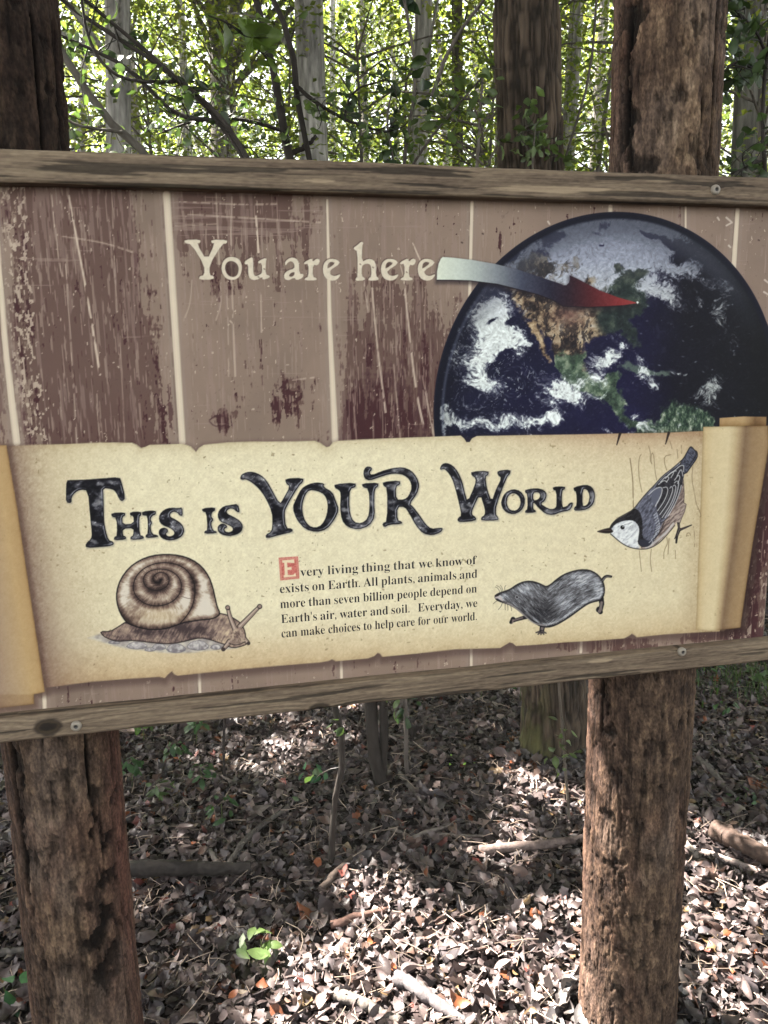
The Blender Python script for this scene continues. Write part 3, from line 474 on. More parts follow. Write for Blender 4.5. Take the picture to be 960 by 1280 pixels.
def snail(C):
    z = lambda p: Z(p, 4, 100, 680)
    ST = z([(40, 470), (100, 450), (140, 478), (250, 480), (380, 495), (450, 497), (560, 478), (620, 470), (700, 490), (740, 508), (790, 520), (720, 528), (640, 532), (570, 543), (440, 546), (350, 534), (250, 526), (160, 506), (90, 484)])
    C.fill(ST, lambda x, y, d: lerp3(fbm(x * .14, y * .22, 91, 3), (.25, (138, 130, 126)), (.5, (168, 160, 152)), (.75, (194, 186, 170))), 6, soft=1.6)
    for cx, cy, rx, ry in [(480, 522, 46, 22), (590, 508, 52, 24), (395, 515, 34, 16), (285, 508, 50, 18), (170, 492, 28, 8), (680, 515, 26, 12), (350, 528, 26, 9)]:
        a = np.linspace(0, 2 * np.pi, 14); P = z([(cx + rx * np.cos(t) * (1 + .12 * np.sin(3 * t)), cy + ry * np.sin(t)) for t in a])
        C.fill(P, lambda x, y, d: lerp3(np.clip(fbm(x * .3, y * .3, 92, 2) + (y - (cy / 4 + 680)) * -.05, 0, 1), (.2, (122, 116, 118)), (.6, (172, 166, 164)), (.9, (204, 198, 190))), 6); C.stroke(P, .7, .5, (84, 82, 92), .7)
    BP = smooth(z([(100, 437), (150, 438), (190, 415), (235, 385), (400, 400), (600, 380), (690, 345), (740, 355), (775, 375), (800, 392), (816, 415), (826, 440), (829, 470), (842, 490), (832, 502), (800, 514), (765, 519), (735, 511), (718, 500), (690, 492), (650, 478), (600, 469), (555, 479), (500, 493), (440, 500), (370, 495), (300, 486), (250, 482), (190, 488), (150, 478), (115, 460)]), 1)
    def bc(x, y, d):
        X, Y = (x - 100) * 4, (y - 680) * 4
        n = fbm(X * .03 + Y * .02, Y * .05 - X * .01, 93, 3); h = fbm((X + Y * .6) * .12, (Y - X * .6) * .025, 94, 3)
        t = np.clip(.45 + (n - .5) * .9 + (h - .5) * .7 + .22 * sst(640, 700, X) + .1 * (1 - sst(150, 260, X)) - .4 * np.exp(-((Y - 425) / 26) ** 2) * sst(220, 300, X) * (1 - sst(600, 700, X)) - .25 * sst(-3, 0, d), 0, 1)
        return lerp3(t, (0, (66, 54, 54)), (.35, (112, 94, 88)), (.65, (152, 131, 116)), (1, (196, 174, 146)))
    C.fill(BP, bc, 6)
    for k in range(60):
        a = 120 + k * 10; b = np.interp(a, [100, 250, 370, 500, 600, 720], [452, 480, 492, 490, 466, 492]); C.stroke(z([(a, b), (a - 6, b - 16 - 8 * np.sin(k * 2.1))]), .6, .3, (62, 48, 46), .6)
    C.stroke(np.vstack([BP, BP[:1]]), 1.1, 1.1, (28, 22, 24), .95)
    SH = smooth(z([(230, 390), (200, 345), (183, 290), (183, 235), (203, 175), (245, 118), (300, 80), (360, 58), (430, 51), (500, 57), (560, 77), (610, 113), (645, 163), (664, 215), (676, 270), (686, 315), (700, 343), (692, 360), (660, 375), (600, 380), (560, 386), (520, 392), (480, 407), (430, 424), (380, 428), (330, 426), (280, 413), (250, 402)]), 1)
    SP = smooth(z([(405, 178), (396, 194), (376, 192), (362, 176), (372, 154), (396, 141), (424, 144), (444, 163), (446, 194), (426, 220), (390, 234), (350, 229), (322, 206), (314, 175), (330, 146), (365, 128), (410, 124), (455, 134), (490, 160), (508, 195), (505, 235), (485, 270), (445, 299), (390, 312), (335, 304), (295, 280), (270, 246), (265, 205), (280, 160), (320, 120), (375, 97), (430, 92), (490, 102), (535, 130), (565, 175), (576, 220), (573, 270), (559, 320), (530, 365), (502, 395)]), 2, False)
    def sc(x, y, d):
        X, Y = (x - 100) * 4, (y - 680) * 4; q = np.full(x.shape, 1e9); ins = np.zeros(x.shape)
        for k in range(0, len(SP) - 1):
            e, t = seg_d(x, y, SP[k], SP[k + 1]); q = np.minimum(q, e)
        q = np.minimum(q, -d) * 4
        cx, cy = 395 + .12 * (X - 395), 180 + .3 * (Y - 180); an = np.arctan2(Y - 200, X - 400); R = np.hypot(X - 400, Y - 200)
        h = fbm(an * 12, R * .03, 95, 3, .6); h2 = fbm(an * 30, R * .06, 96, 2)
        t = .30 + .6 * sst(0, 34, q) + (h - .5) * .34 + (h2 - .5) * .30 + (fbm(x * .22, y * .22, 98, 3) - .5) * .4
        t -= .42 * np.exp(-(((X - 240) / 80) ** 2 + ((Y - 370) / 70) ** 2)); t -= .34 * np.exp(-(((X - 385) / 90) ** 2 + ((Y - 245) / 50) ** 2)); t -= .30 * np.exp(-(((X - 570) / 34) ** 2 + ((Y - 190) / 80) ** 2))
        t += .30 * np.exp(-(((X - 215) / 26) ** 2 + ((Y - 260) / 60) ** 2)) + .34 * np.exp(-(((X - 535) / 26) ** 2 + ((Y - 285) / 40) ** 2)) + .30 * np.exp(-(((X - 640) / 40) ** 2 + ((Y - 320) / 40) ** 2)) + .25 * np.exp(-(((X - 290) / 60) ** 2 + ((Y - 110) / 26) ** 2)) + .2 * np.exp(-(((X - 620) / 22) ** 2 + ((Y - 200) / 60) ** 2))
        t -= .22 * np.exp(-(((X - 430) / 130) ** 2 + ((Y - 415) / 26) ** 2)) + .25 * np.exp(-(((X - 395) / 40) ** 2 + ((Y - 185) / 34) ** 2))
        c = lerp3(np.clip(t, 0, 1), (0, (34, 26, 26)), (.25, (84, 67, 62)), (.5, (134, 113, 101)), (.75, (186, 170, 150)), (1, (228, 220, 204)))
        c = c * .82 + np.array([112, 94, 82]) * .18
        k = .4 * np.exp(-(((X - 400) / 110) ** 2 + ((Y - 360) / 40) ** 2)); c = c * (1 - k[:, None]) + np.array([176, 150, 104]) * k[:, None]
        return c
    C.fill(SH, sc, 6)
    C.stroke(SP, .9, 1.25, (24, 18, 20), .95); C.stroke(np.vstack([SH, SH[:1]]), 1.5, 1.5, (20, 16, 20), .95)
    C.stroke(z([(405, 178), (396, 194), (376, 192)]), 2.5, 2, (24, 18, 20), .9)
    C.stroke(z([(505, 262), (540, 272), (572, 274)]), .8, .6, (60, 46, 42), .7)
    for A in ([(775, 425), (762, 395), (748, 360), (740, 322)], [(800, 412), (840, 372), (870, 340), (895, 315)], [(748, 488), (732, 508), (716, 526)], [(822, 478), (834, 488), (842, 496)]):
        q = z(A); C.stroke(q, 7.2, 4.4, (30, 24, 26), 1, 6, sm=2); C.stroke(q, 5.6, 3.0, (146, 126, 114), 1, 6, sm=2); C.stroke([(a - .5, b - .2) for a, b in q], 1.6, 1, (196, 180, 164), .8, sm=2)
    for a in ((738, 318), (898, 312)): C.stroke(z([a, (a[0] + 1, a[1] + 1)]), 6, 6, (30, 24, 26), 1, 6); C.stroke(z([a, (a[0] + 1, a[1])]), 4.2, 4.2, (142, 122, 112), 1, 6)
    C.stroke(z([(716, 526), (717, 527)]), 5, 5, (60, 50, 48), 1, 6); C.stroke(z([(842, 496), (843, 497)]), 4, 4, (60, 50, 48), 1, 6)
    FH = smooth(z([(765, 430), (800, 412), (815, 430), (826, 470), (828, 490), (800, 508), (765, 512), (748, 495), (752, 460)]), 1)
    C.fill(FH, lambda x, y, d: lerp3(np.clip(fbm(x * .25, y * .25, 97, 3) + d * .04 + .1, 0, 1), (.2, (100, 82, 76)), (.55, (158, 137, 122)), (.9, (190, 170, 146))), 6, soft=1)
    rng = np.random.RandomState(3)
    for k in range(40):
        a, b = rng.uniform(752, 822), rng.uniform(430, 500); C.stroke(z([(a, b), (a + 2, b + 2)]), .9, .6, (74, 58, 54), .6)
    C.stroke(z([(745, 495), (770, 506), (800, 502), (826, 488)]), .9, .9, (30, 24, 26), .9, sm=2)

def bird(C):
    z = lambda p: Z(p, 6, 735, 545); K = (24, 21, 24); BR = (110, 92, 66)
    for P, w in [([(315, 168), (325, 240), (336, 330), (338, 430), (340, 535)], 1.3), ([(398, 140), (385, 160), (378, 230), (385, 330), (405, 420)], .8), ([(455, 75), (470, 130), (465, 180), (482, 218), (470, 180), (480, 120), (495, 150), (500, 250), (515, 330)], .8), ([(620, 140), (575, 150), (572, 200), (590, 255)], .9), ([(615, 40), (630, 95)], .7), ([(668, 100), (675, 170)], .8), ([(700, 70), (702, 130)], .8), ([(785, 230), (778, 330), (800, 430), (808, 500), (835, 560), (850, 600), (838, 608)], .8), ([(790, 680), (800, 740), (798, 830)], .8), ([(770, 745), (760, 725), (742, 730), (740, 752)], .8),
                 ([(385, 860), (392, 940), (400, 1015)], .8), ([(475, 850), (465, 930), (478, 1015)], .8), ([(590, 760), (600, 800), (570, 860), (568, 920)], .8), ([(608, 770), (600, 885)], 1), ([(655, 860), (656, 920)], .7)]:
        C.stroke(z(P), w, w, BR, .8, 7, sm=1, brk=.3 if w > 1 else .2)
    C.stroke(z([(678, 650), (684, 700)]), 3.4, 2.6, K, 1, 7); C.stroke(z([(684, 700), (668, 745), (662, 800)]), 4.4, 2.2, K, 1, 7); C.stroke(z([(684, 706), (735, 685), (776, 668)]), 3.2, 1.2, K, 1, 7); C.stroke(z([(682, 700), (650, 770)]), 1.4, 1, K, 1, 7)
    C.stroke(z([(680, 660), (684, 700), (668, 748)]), 1.2, 1.1, (120, 106, 100), .7); C.stroke(z([(690, 703), (740, 684)]), 1, .6, (110, 96, 90), .7)
    FL = smooth(z([(500, 720), (560, 600), (640, 450), (690, 360), (718, 340), (722, 440), (718, 500), (737, 512), (728, 560), (702, 620), (690, 652), (664, 645), (640, 684), (600, 726), (540, 792), (480, 832), (430, 848), (395, 846), (400, 800)]), 1)
    C.fill(FL, lambda x, y, d: lerp3(np.clip(fbm((x + y) * .5, (x - y) * .12, 101, 3) + .12, 0, 1), (.25, (70, 58, 56)), (.5, (112, 96, 90)), (.8, (164, 148, 138))), 7)
    C.stroke(z([(440, 838), (520, 785), (590, 720), (640, 655)]), 3.6, 2, (196, 194, 192), .7, 7, sm=2)
    BK = smooth(z([(340, 556), (400, 478), (450, 420), (500, 370), (560, 302), (640, 240), (692, 196), (722, 232), (722, 290), (712, 330), (700, 410), (660, 495), (612, 590), (562, 645), (540, 702), (500, 780), (455, 826), (400, 832), (372, 790), (385, 700), (360, 620)]), 1)
    C.fill(BK, lambda x, y, d: lerp3(np.clip(fbm((x + y * .8) * .5, (x - y) * .16, 102, 3) + (y - 640) * -.002, 0, 1), (.25, (58, 58, 68)), (.5, (86, 87, 100)), (.8, (118, 120, 134))), 7)
    TL = smooth(z([(690, 200), (722, 160), (745, 118), (765, 82), (780, 82), (800, 108), (812, 112), (822, 130), (818, 165), (780, 220), (728, 292), (700, 260)]), 1)
    C.fill(TL, lambda x, y, d: lerp3(fbm((x - y * .2) * .1 + (x + y) * .3, (x - y) * .6, 103, 3), (.25, (44, 46, 56)), (.5, (70, 72, 86)), (.8, (96, 98, 112))), 7)
    C.stroke(np.vstack([TL, TL[:1]]), 1.2, 1.2, K, .9); C.stroke(z([(808, 118), (812, 140), (790, 180), (745, 240)]), 1.4, 1, K, .8)
    WG = smooth(z([(498, 388), (560, 312), (640, 248), (700, 204), (722, 235), (716, 330), (690, 430), (642, 540), (560, 632), (534, 602), (508, 528), (548, 462), (556, 396), (528, 382)]), 1)
    C.fill(WG, lambda x, y, d: lerp3(fbm((x + y) * .3, (x - y) * .6, 104, 2), (.2, (28, 26, 30)), (.7, (50, 48, 54))), 7)
    WH = (200, 200, 200)
    C.fill(smooth(z([(470, 440), (520, 392), (550, 386), (552, 420), (520, 480), (502, 520), (480, 500)]), 1), (88, 90, 104), 7)
    for P in ([(505, 526), (542, 462), (560, 402), (545, 380), (500, 398), (455, 440)], [(522, 560), (572, 490), (602, 412), (592, 380), (562, 388)], [(538, 590), (600, 505), (640, 402), (626, 374), (614, 392)], [(556, 612), (630, 500), (662, 392), (651, 364), (638, 376)], [(578, 612), (650, 490), (686, 352), (668, 334), (648, 352)], [(600, 600), (670, 480), (700, 370)], [(545, 345), (585, 300), (612, 312), (588, 345)], [(530, 362), (570, 330), (592, 345)], [(580, 318), (622, 274), (648, 270), (622, 312)], [(600, 296), (640, 262), (662, 262)], [(642, 268), (690, 222), (720, 218), (716, 268)], [(650, 330), (680, 288), (692, 312), (672, 356)], [(668, 300), (700, 240), (712, 300)]):
        C.stroke(z(P), 1.15, .9, WH, .9, 7, sm=2)
    for P in ([(530, 575), (588, 490), (618, 405)], [(548, 600), (612, 510), (648, 400)], [(568, 614), (640, 500), (674, 370)]): C.stroke(z(P), .5, .5, (120, 120, 126), .7, 7, sm=2)
    CP = smooth(z([(163, 692), (178, 662), (218, 622), (280, 590), (330, 560), (348, 540), (378, 556), (398, 590), (408, 640), (410, 700), (406, 755), (440, 790), (482, 800), (452, 830), (402, 834), (372, 805), (379, 755), (386, 705), (376, 668), (346, 636), (300, 630), (240, 644), (200, 664), (176, 697)]), 1)
    C.fill(smooth(z([(163, 694), (200, 660), (240, 640), (300, 625), (350, 632), (382, 666), (390, 710), (380, 760), (372, 805), (395, 840), (360, 846), (300, 830), (250, 802), (206, 765), (170, 735)]), 1), lambda x, y, d: lerp3(np.clip(fbm(x * .3, (y + x * .5) * .4, 105, 3) - .10 * sst(-1.5, 0, d) + .1, 0, 1), (.2, (150, 150, 156)), (.5, (198, 200, 202)), (.8, (222, 224, 222))), 7)
    C.fill(CP, lambda x, y, d: lerp3(fbm((x + y) * .5, (x - y) * .2, 106, 2), (.2, (20, 18, 20)), (.8, (46, 44, 48))), 7)
    C.fill(smooth(z([(372, 795), (410, 770), (470, 790), (500, 775), (455, 828), (400, 833)]), 1), (44, 44, 54), 7, soft=1.2)
    for k in range(11):
        t = k / 10; cx, cy = np.interp(t, [0, .4, .75, 1], [515, 535, 525, 480]), np.interp(t, [0, .4, .75, 1], [585, 665, 730, 790]); C.stroke(z([(cx - 22, cy + 10), (cx, cy - 10), (cx + 4, cy + 12)]), .9, .6, (190, 192, 196), .85, 7)
    C.stroke(z([(545, 650), (570, 640), (610, 600)]), 1, .8, K, .8, 7); C.stroke(z([(500, 770), (545, 715), (570, 650)]), 1.6, 1, K, .8, 7)
    C.fill(smooth(z([(58, 717), (110, 700), (164, 686), (178, 700), (192, 716), (178, 726), (150, 732), (104, 728)]), 1), (34, 26, 24), 7); C.stroke(z([(75, 716), (120, 708), (170, 708)]), .7, .6, (96, 80, 74), .8)
    C.stroke(z([(258, 685), (259, 686)]), 5, 5, (16, 14, 16), 1, 7); C.stroke(z([(262, 680), (263, 680)]), 1.3, 1.3, (220, 220, 220), .9)
    C.stroke(z([(275, 665), (300, 660), (330, 648)]), .7, .5, (110, 110, 116), .7); C.stroke(z([(250, 770), (300, 775), (345, 730), (372, 700)]), .6, .5, (150, 150, 156), .7)
    C.stroke(z([(170, 735), (206, 766), (250, 803), (300, 831), (360, 847), (430, 850), (485, 834), (545, 794), (606, 726), (650, 672)]), 1.2, 1.0, K, .9, 7, sm=2)
    C.stroke(z([(163, 690), (180, 658), (220, 618), (280, 586), (340, 552), (400, 474), (450, 416), (500, 366), (560, 298), (640, 238), (700, 184)]), 1.2, 1, K, .9, 7, sm=1)
    C.stroke(z([(716, 330), (722, 440), (718, 500), (737, 512), (725, 565), (700, 622), (690, 652)]), .9, .8, (60, 48, 46), .8, 7)

def mole(C):
    z = lambda p: Z(p, 5.647, 605, 700); K = (22, 20, 24)
    for P in ([(118, 240), (100, 200), (80, 190)], [(125, 235), (118, 195), (88, 180)], [(135, 230), (130, 200), (115, 178)], [(148, 228), (145, 190), (155, 180)], [(130, 300), (120, 330), (100, 350)], [(150, 305), (148, 340), (152, 352)], [(165, 308), (170, 345), (168, 355)], [(185, 315), (195, 345), (194, 358)], [(95, 285), (75, 300), (65, 310)]): C.stroke(z(P), .6, .4, (70, 64, 58), .9, 8, sm=1)
    C.stroke(z([(832, 148), (848, 124), (866, 113), (897, 117)]), 4.2, 2.8, K, 1, 8, sm=2); C.stroke(z([(838, 146), (850, 127), (868, 117), (892, 119)]), 1.6, 1, (112, 104, 102), .9, sm=2)
    C.stroke(z([(300, 402), (270, 410), (235, 420), (200, 432)]), 5, 3.6, K, 1, 8); C.stroke(z([(205, 418), (190, 440)]), 6, 4, K, 1, 8); C.stroke(z([(270, 408), (205, 428)]), 2.4, 1.8, (110, 98, 96), .9); C.stroke(z([(205, 424), (200, 446)]), 2.6, 1.4, (120, 106, 102), .9)
    C.stroke(z([(412, 470), (408, 500)]), 6.4, 6, K, 1, 8); C.stroke(z([(412, 478), (405, 508)]), 3.6, 3.2, (118, 106, 104), .9)
    for q in [(368, 512), (382, 524), (402, 526), (422, 524), (438, 516)]: C.stroke(z([(405, 502), q]), 2.6, 1.5, K, 1, 8); C.stroke(z([(405, 502), q]), 1, .6, (122, 110, 106), .9)
    C.stroke(z([(826, 272), (832, 310), (822, 355)]), 7, 5, K, 1, 8); C.stroke(z([(815, 352), (822, 366)]), 8.6, 6, K, 1, 8); C.stroke(z([(830, 300), (822, 350), (815, 362)]), 3.2, 4, (124, 112, 108), .9)
    B = smooth(z([(75, 258), (95, 238), (150, 220), (190, 204), (230, 174), (280, 153), (330, 148), (380, 161), (420, 180), (440, 189), (470, 174), (510, 139), (560, 104), (620, 81), (680, 68), (742, 70), (792, 94), (827, 130), (847, 170), (852, 220), (842, 262), (815, 287), (770, 296), (730, 311), (680, 346), (620, 391), (560, 431), (500, 463), (450, 476), (400, 469), (360, 446), (310, 411), (270, 376), (220, 336), (170, 311), (120, 296), (88, 282)]), 1)
    def col(x, y, d):
        X, Y = (x - 605) * 5.647, (y - 700) * 5.647; h = 0; wl = 1 - sst(405, 475, X + (fbm(x * .4, y * .4, 113, 2) - .5) * 60)
        for an, w_ in ((.72, wl), (-.5, 1 - wl)):
            co, si = np.cos(an), np.sin(an); u = X * co + Y * si + 12 * np.sin(Y * .02); v = -X * si + Y * co + 14 * np.sin(X * .012)
            h = h + w_ * (.55 * fbm(u * .022, v * .09, 111, 4, .6) + .45 * fbm(u * .05, v * .26, 112, 3, .6))
        t = .52 + (h - .5) * 1.35 + .36 * np.exp(-(((X - 690) / 110) ** 2 + ((Y - 130) / 50) ** 2)) + .30 * np.exp(-(((X - 280) / 70) ** 2 + ((Y - 205) / 34) ** 2)) + .22 * np.exp(-(((X - 800) / 40) ** 2 + ((Y - 210) / 60) ** 2)) + .25 * np.exp(-(((X - 470) / 26) ** 2 + ((Y - 200) / 26) ** 2)) + .5 * np.exp(-(((X - 120) / 40) ** 2 + ((Y - 268) / 26) ** 2)) + .2 * np.exp(-(((X - 560) / 60) ** 2 + ((Y - 300) / 50) ** 2))
        t -= .30 * np.exp(-(((X - 420) / 120) ** 2 + ((Y - 380) / 70) ** 2)) + .3 * np.exp(-(((X - 430) / 30) ** 2 + ((Y - 215) / 40) ** 2)) * 0 + .35 * sst(-3.4, 0, d)
        low = np.exp(-((d + 3.6) / 1.6) ** 2) * sst(330, 470, Y + .35 * X - 100) ; t = t + .35 * low
        return lerp3(np.clip(t, 0, 1), (0, (24, 23, 28)), (.3, (58, 57, 60)), (.55, (96, 95, 98)), (.8, (140, 142, 148)), (1, (190, 190, 192)))
    C.fill(B, col, 8); C.stroke(np.vstack([B, B[:1]]), 1.4, 1.4, K, .9, 8)
    C.stroke(z([(130, 290), (190, 315), (240, 350), (290, 395), (340, 440), (390, 458), (440, 462)]), 2.2, 1.4, (150, 142, 140), .8, sm=2)
    for k in range(16):
        a = 440 + k * 17; b = np.interp(a, [440, 500, 560, 620, 680, 730], [462, 450, 418, 378, 334, 302]); C.stroke(z([(a, b), (a + 12, b - 16)]), 1, .5, (176, 174, 174), .6)
    C.stroke(z([(84, 254), (104, 244)]), 3, 2.6, (40, 32, 34), 1, 8); C.stroke(z([(84, 266), (112, 262), (128, 284)]), 2.4, 2, (186, 172, 168), .9, sm=1); C.stroke(z([(88, 274), (120, 290), (160, 300)]), .8, .6, K, .9)
    C.stroke(z([(232, 262), (233, 263)]), 4.6, 4.6, (150, 148, 150), .8); C.stroke(z([(232, 262), (233, 263)]), 2.4, 2.4, (24, 20, 24), 1)
    rng = np.random.RandomState(9)
    for k in range(120):                       # stray hairs
        X, Y = rng.uniform(180, 840), rng.uniform(90, 450)
        if sdpoly(np.array([X / 5.647 + 605]), np.array([Y / 5.647 + 700]), B)[0] > -2.5: continue
        an = .75 if X < 440 else -.5; an += rng.uniform(-.25, .25); L = rng.uniform(20, 46); C.stroke(z([(X, Y), (X + L * np.cos(an), Y + L * np.sin(an))]), .7, .3, [(160, 162, 168), (26, 24, 28)][k % 2], .4)

def paint(x, y, U, V, aa=.55, only=None):
    C = Canvas(x, y, aa)
    boards(C); earth(C, U, V); arrow(C); scroll(C); rolls(C); here(C); heading(C); initial(C); snail(C); bird(C); mole(C)
    C.c = np.clip(C.c, 4, 250); return C

# ---------------------------------------------------------------- ground
def gz(x, y): return (fbm(x * .55 + 9, y * .55 + 4, 201, 3) - .5) * .10 * sst(1.2, 3, np.hypot(x, y - .6)) + (fbm(x * 5, y * 5, 202, 3) - .5) * .035 + .010 * np.clip(y - 4, 0, 60)
def grid_axis(a, b, lo, hi, st): return np.unique(np.round(np.concatenate([np.linspace(lo, a, 40), np.arange(a, b, st), np.linspace(b, hi, 40)]), 4))
gx = grid_axis(-4, 5, -120, 120, .06); gy = grid_axis(-1, 8, -120, 120, .06); GX, GY = np.meshgrid(gx, gy); GX = GX.ravel(); GY = GY.ravel(); nx = len(gx); ny = len(gy)
I, J = np.meshgrid(np.arange(nx - 1), np.arange(ny - 1)); I = I.ravel(); J = J.ravel(); q = np.stack([J * nx + I, J * nx + I + 1, (J + 1) * nx + I + 1, (J + 1) * nx + I], -1)
gc = lerp3(fbm(GX * 3, GY * 3, 203, 4), (.25, (.010, .008, .007)), (.55, (.022, .017, .015)), (.8, (.045, .034, .028)))
soil = attr_mat('forest_soil', .9, .2, ((30, 30, 30), 1, .02), var=((14, 14, 14), .5))
tag(mesh('forest_floor', np.stack([GX, GY, gz(GX, GY)], -1), q, gc, soil), 'dark woodland soil under fallen leaves', kind='structure')

# ---------------------------------------------------------------- wanted sun patches on the ground: gaps cut in the overhead leaves
LIT = [([(400, 1205), (470, 1160), (560, 1150), (640, 1165), (725, 1150), (730, 1300), (360, 1300), (380, 1240)], 1.), ([(850, 1050), (905, 1062), (1010, 1090), (1010, 1300), (846, 1300)], 1.),
       ([(560, 985), (640, 965), (690, 995), (735, 1030), (735, 1100), (650, 1085), (600, 1050), (560, 1030)], .5), ([(430, 1150), (470, 1128), (540, 1140), (560, 1160), (430, 1190)], .6), ([(280, 905), (420, 870), (470, 880), (470, 900), (360, 960), (290, 950)], .55), ([(380, 1085), (440, 1095), (470, 1140), (400, 1130)], .35), ([(690, 1090), (735, 1080), (735, 1140), (700, 1140)], .5)]
LITG = [(np.array([ground(*p)[:2] for p in P]), a) for P, a in LIT]
def lit(x, y):
    v = np.zeros(x.shape)
    wx = x + (fbm(x * 3, y * 3, 210, 3) - .5) * .3; wy = y + (fbm(x * 3 + 30, y * 3, 211, 3) - .5) * .3
    br = fbm(x * 6, y * 6, 213, 3)
    for P, a in LITG: v = np.maximum(v, np.clip(.5 - (sdpoly(wx, wy, P) - .04) / .14, 0, 1) * (1 if a > .9 else sst(.50, .58, br + (a - .5) * .5)))
    for p, r, a in POSTLIT: v = np.maximum(v, a * np.exp(-((x - p[0]) ** 2 + (y - p[1]) ** 2) / r ** 2))
    return v
POSTLIT = []
def shaded(p): g_ = p - SUN * (p[:, 2] / SUN[2])[:, None]; return lit(g_[:, 0], g_[:, 1]) < .2  # leaves to keep; the rest are cut so the sun patches stay open
for px, py, r, a in [(735, 960, .10, 1), (738, 1010, .11, 1), (740, 935, .08, 1), (735, 1060, .09, 1), (728, 1160, .11, 1), (728, 1240, .11, 1), (738, 880, .06, 1), (655, 890, .09, 1), (662, 925, .06, .8)]:
    p = at(px, py, 1.80 if px > 700 else 2.95); p = p - SUN * (p[2] / SUN[2]); POSTLIT.append((p[:2], r, a))

# ---------------------------------------------------------------- the sign
u0, u1, zb, zt = -.24, float(uv(956.5, 760)[0]), .965 + .12, 1.975 + .12
sign = tag(empty('trail_sign', (P0[0], P0[1], 0), SROT), 'wooden trail sign between two log posts with a printed panel about the world', 'sign')
H1 = .0018; nu = int(round((u1 - u0) / H1 / 2)) * 2; nv = int(round((zt - zb) / H1 / 2)) * 2; hu = (u1 - u0) / nu; hv = (zt - zb) / nv
WIN = []
for x0, y0, x1, y1 in [(76, 570, 752, 696), (108, 684, 334, 822), (738, 544, 884, 716), (610, 704, 774, 806), (226, 292, 552, 362), (346, 694, 376, 728), (536, 258, 1010, 556)]:
    a, b = uv(np.array([x0, x1, x0, x1]), np.array([y0, y0, y1, y1]))
    WIN.append((max(0, int((a.min() - u0) / hu)), min(nu, int((a.max() - u0) / hu) + 1), max(0, int((b.min() - zb) / hv)), min(nv, int((b.max() - zb) / hv) + 1)))
own = np.full((nv, nu), -1); 
for k, (a, b, c, d) in enumerate(WIN): own[c:d, a:b] = np.where(own[c:d, a:b] < 0, k, own[c:d, a:b])
PART = {}
def emit(U, Z_, Q):
    P = P0 + U[:, None] * HD; P[:, 2] = Z_; px, py = proj(P); C = paint(px, py, U, Z_)
    fl = np.bincount
    L4 = C.l[Q]; lab = L4[:, 0]; eq = (L4 == lab[:, None]).all(1); lab = np.where(eq, lab, L4.max(1)); c = lin(C.c) * PRINT_GAIN
    for l in np.unique(lab):
        f = Q[lab == l]; ids, inv = np.unique(f, return_inverse=True)
        PART.setdefault(int(l), MB()).add(np.stack([U[ids], np.zeros(len(ids)), Z_[ids]], -1), inv.reshape(-1, 4), c[ids])
PRINT_GAIN = 1.0
def block(cells, sub, c0=0, r0=0):
    J, I = np.nonzero(cells); J = J + r0; I = I + c0
    if sub == 2: J = (J[:, None] * 2 + np.array([0, 0, 1, 1])).ravel(); I = (I[:, None] * 2 + np.array([0, 1, 0, 1])).ravel()
    W = nu * sub + 1; q = np.stack([J * W + I, J * W + I + 1, (J + 1) * W + I + 1, (J + 1) * W + I], -1); ids, inv = np.unique(q, return_inverse=True)
    emit(u0 + (ids % W) * hu / sub, zb + (ids // W) * hv / sub, inv.reshape(-1, 4))
block(own < 0, 1)
for k, (a, b, c, d) in enumerate(WIN): block(own[c:d, a:b] == k, 2, a, c)
pm = attr_mat('printed_panel', .6, .14, ((700, 700, 700), .04, .0006), var=((35, 35, 35), .03))
backm = flat_mat('panel_back', (.16, .14, .12), .7)
panel = PART[0].build('panel', pm, sign); panel['label'] = 'printed brown weathered boards background panel'
NM = {1: ('scroll_print', 'tan parchment scroll with curled ends'), 2: ('earth_print', 'picture of the cloudy blue Earth'), 3: ('arrow_print', 'curved arrow fading from cream to red'), 4: ('caption_lettering', 'cream lettering reading You are here'), 5: ('heading_lettering', 'dark lettering reading This is Your World'), 6: ('snail_drawing', 'drawing of a brown snail on stones'), 7: ('bird_drawing', 'drawing of a grey bird climbing head down'), 8: ('mole_drawing', 'drawing of a small dark furry burrowing animal'), 9: ('initial_letter', 'red initial letter E')}
for l, (n_, lb) in NM.items(): o = PART[l].build(n_, pm, panel); o['label'] = lb
def box(x0, x1, y0, y1, z0, z1):
    V = np.array([[x, y, z] for x in (x0, x1) for y in (y0, y1) for z in (z0, z1)], float); return V, np.array([[0, 1, 3, 2], [4, 6, 7, 5], [0, 4, 5, 1], [2, 3, 7, 6], [0, 2, 6, 4], [1, 5, 7, 3]])
V, Q = box(u0 - .001, u1 + .001, .0006, .014, zb - .001, zt + .001); mesh('panel_core', V, Q, None, backm, False, panel)
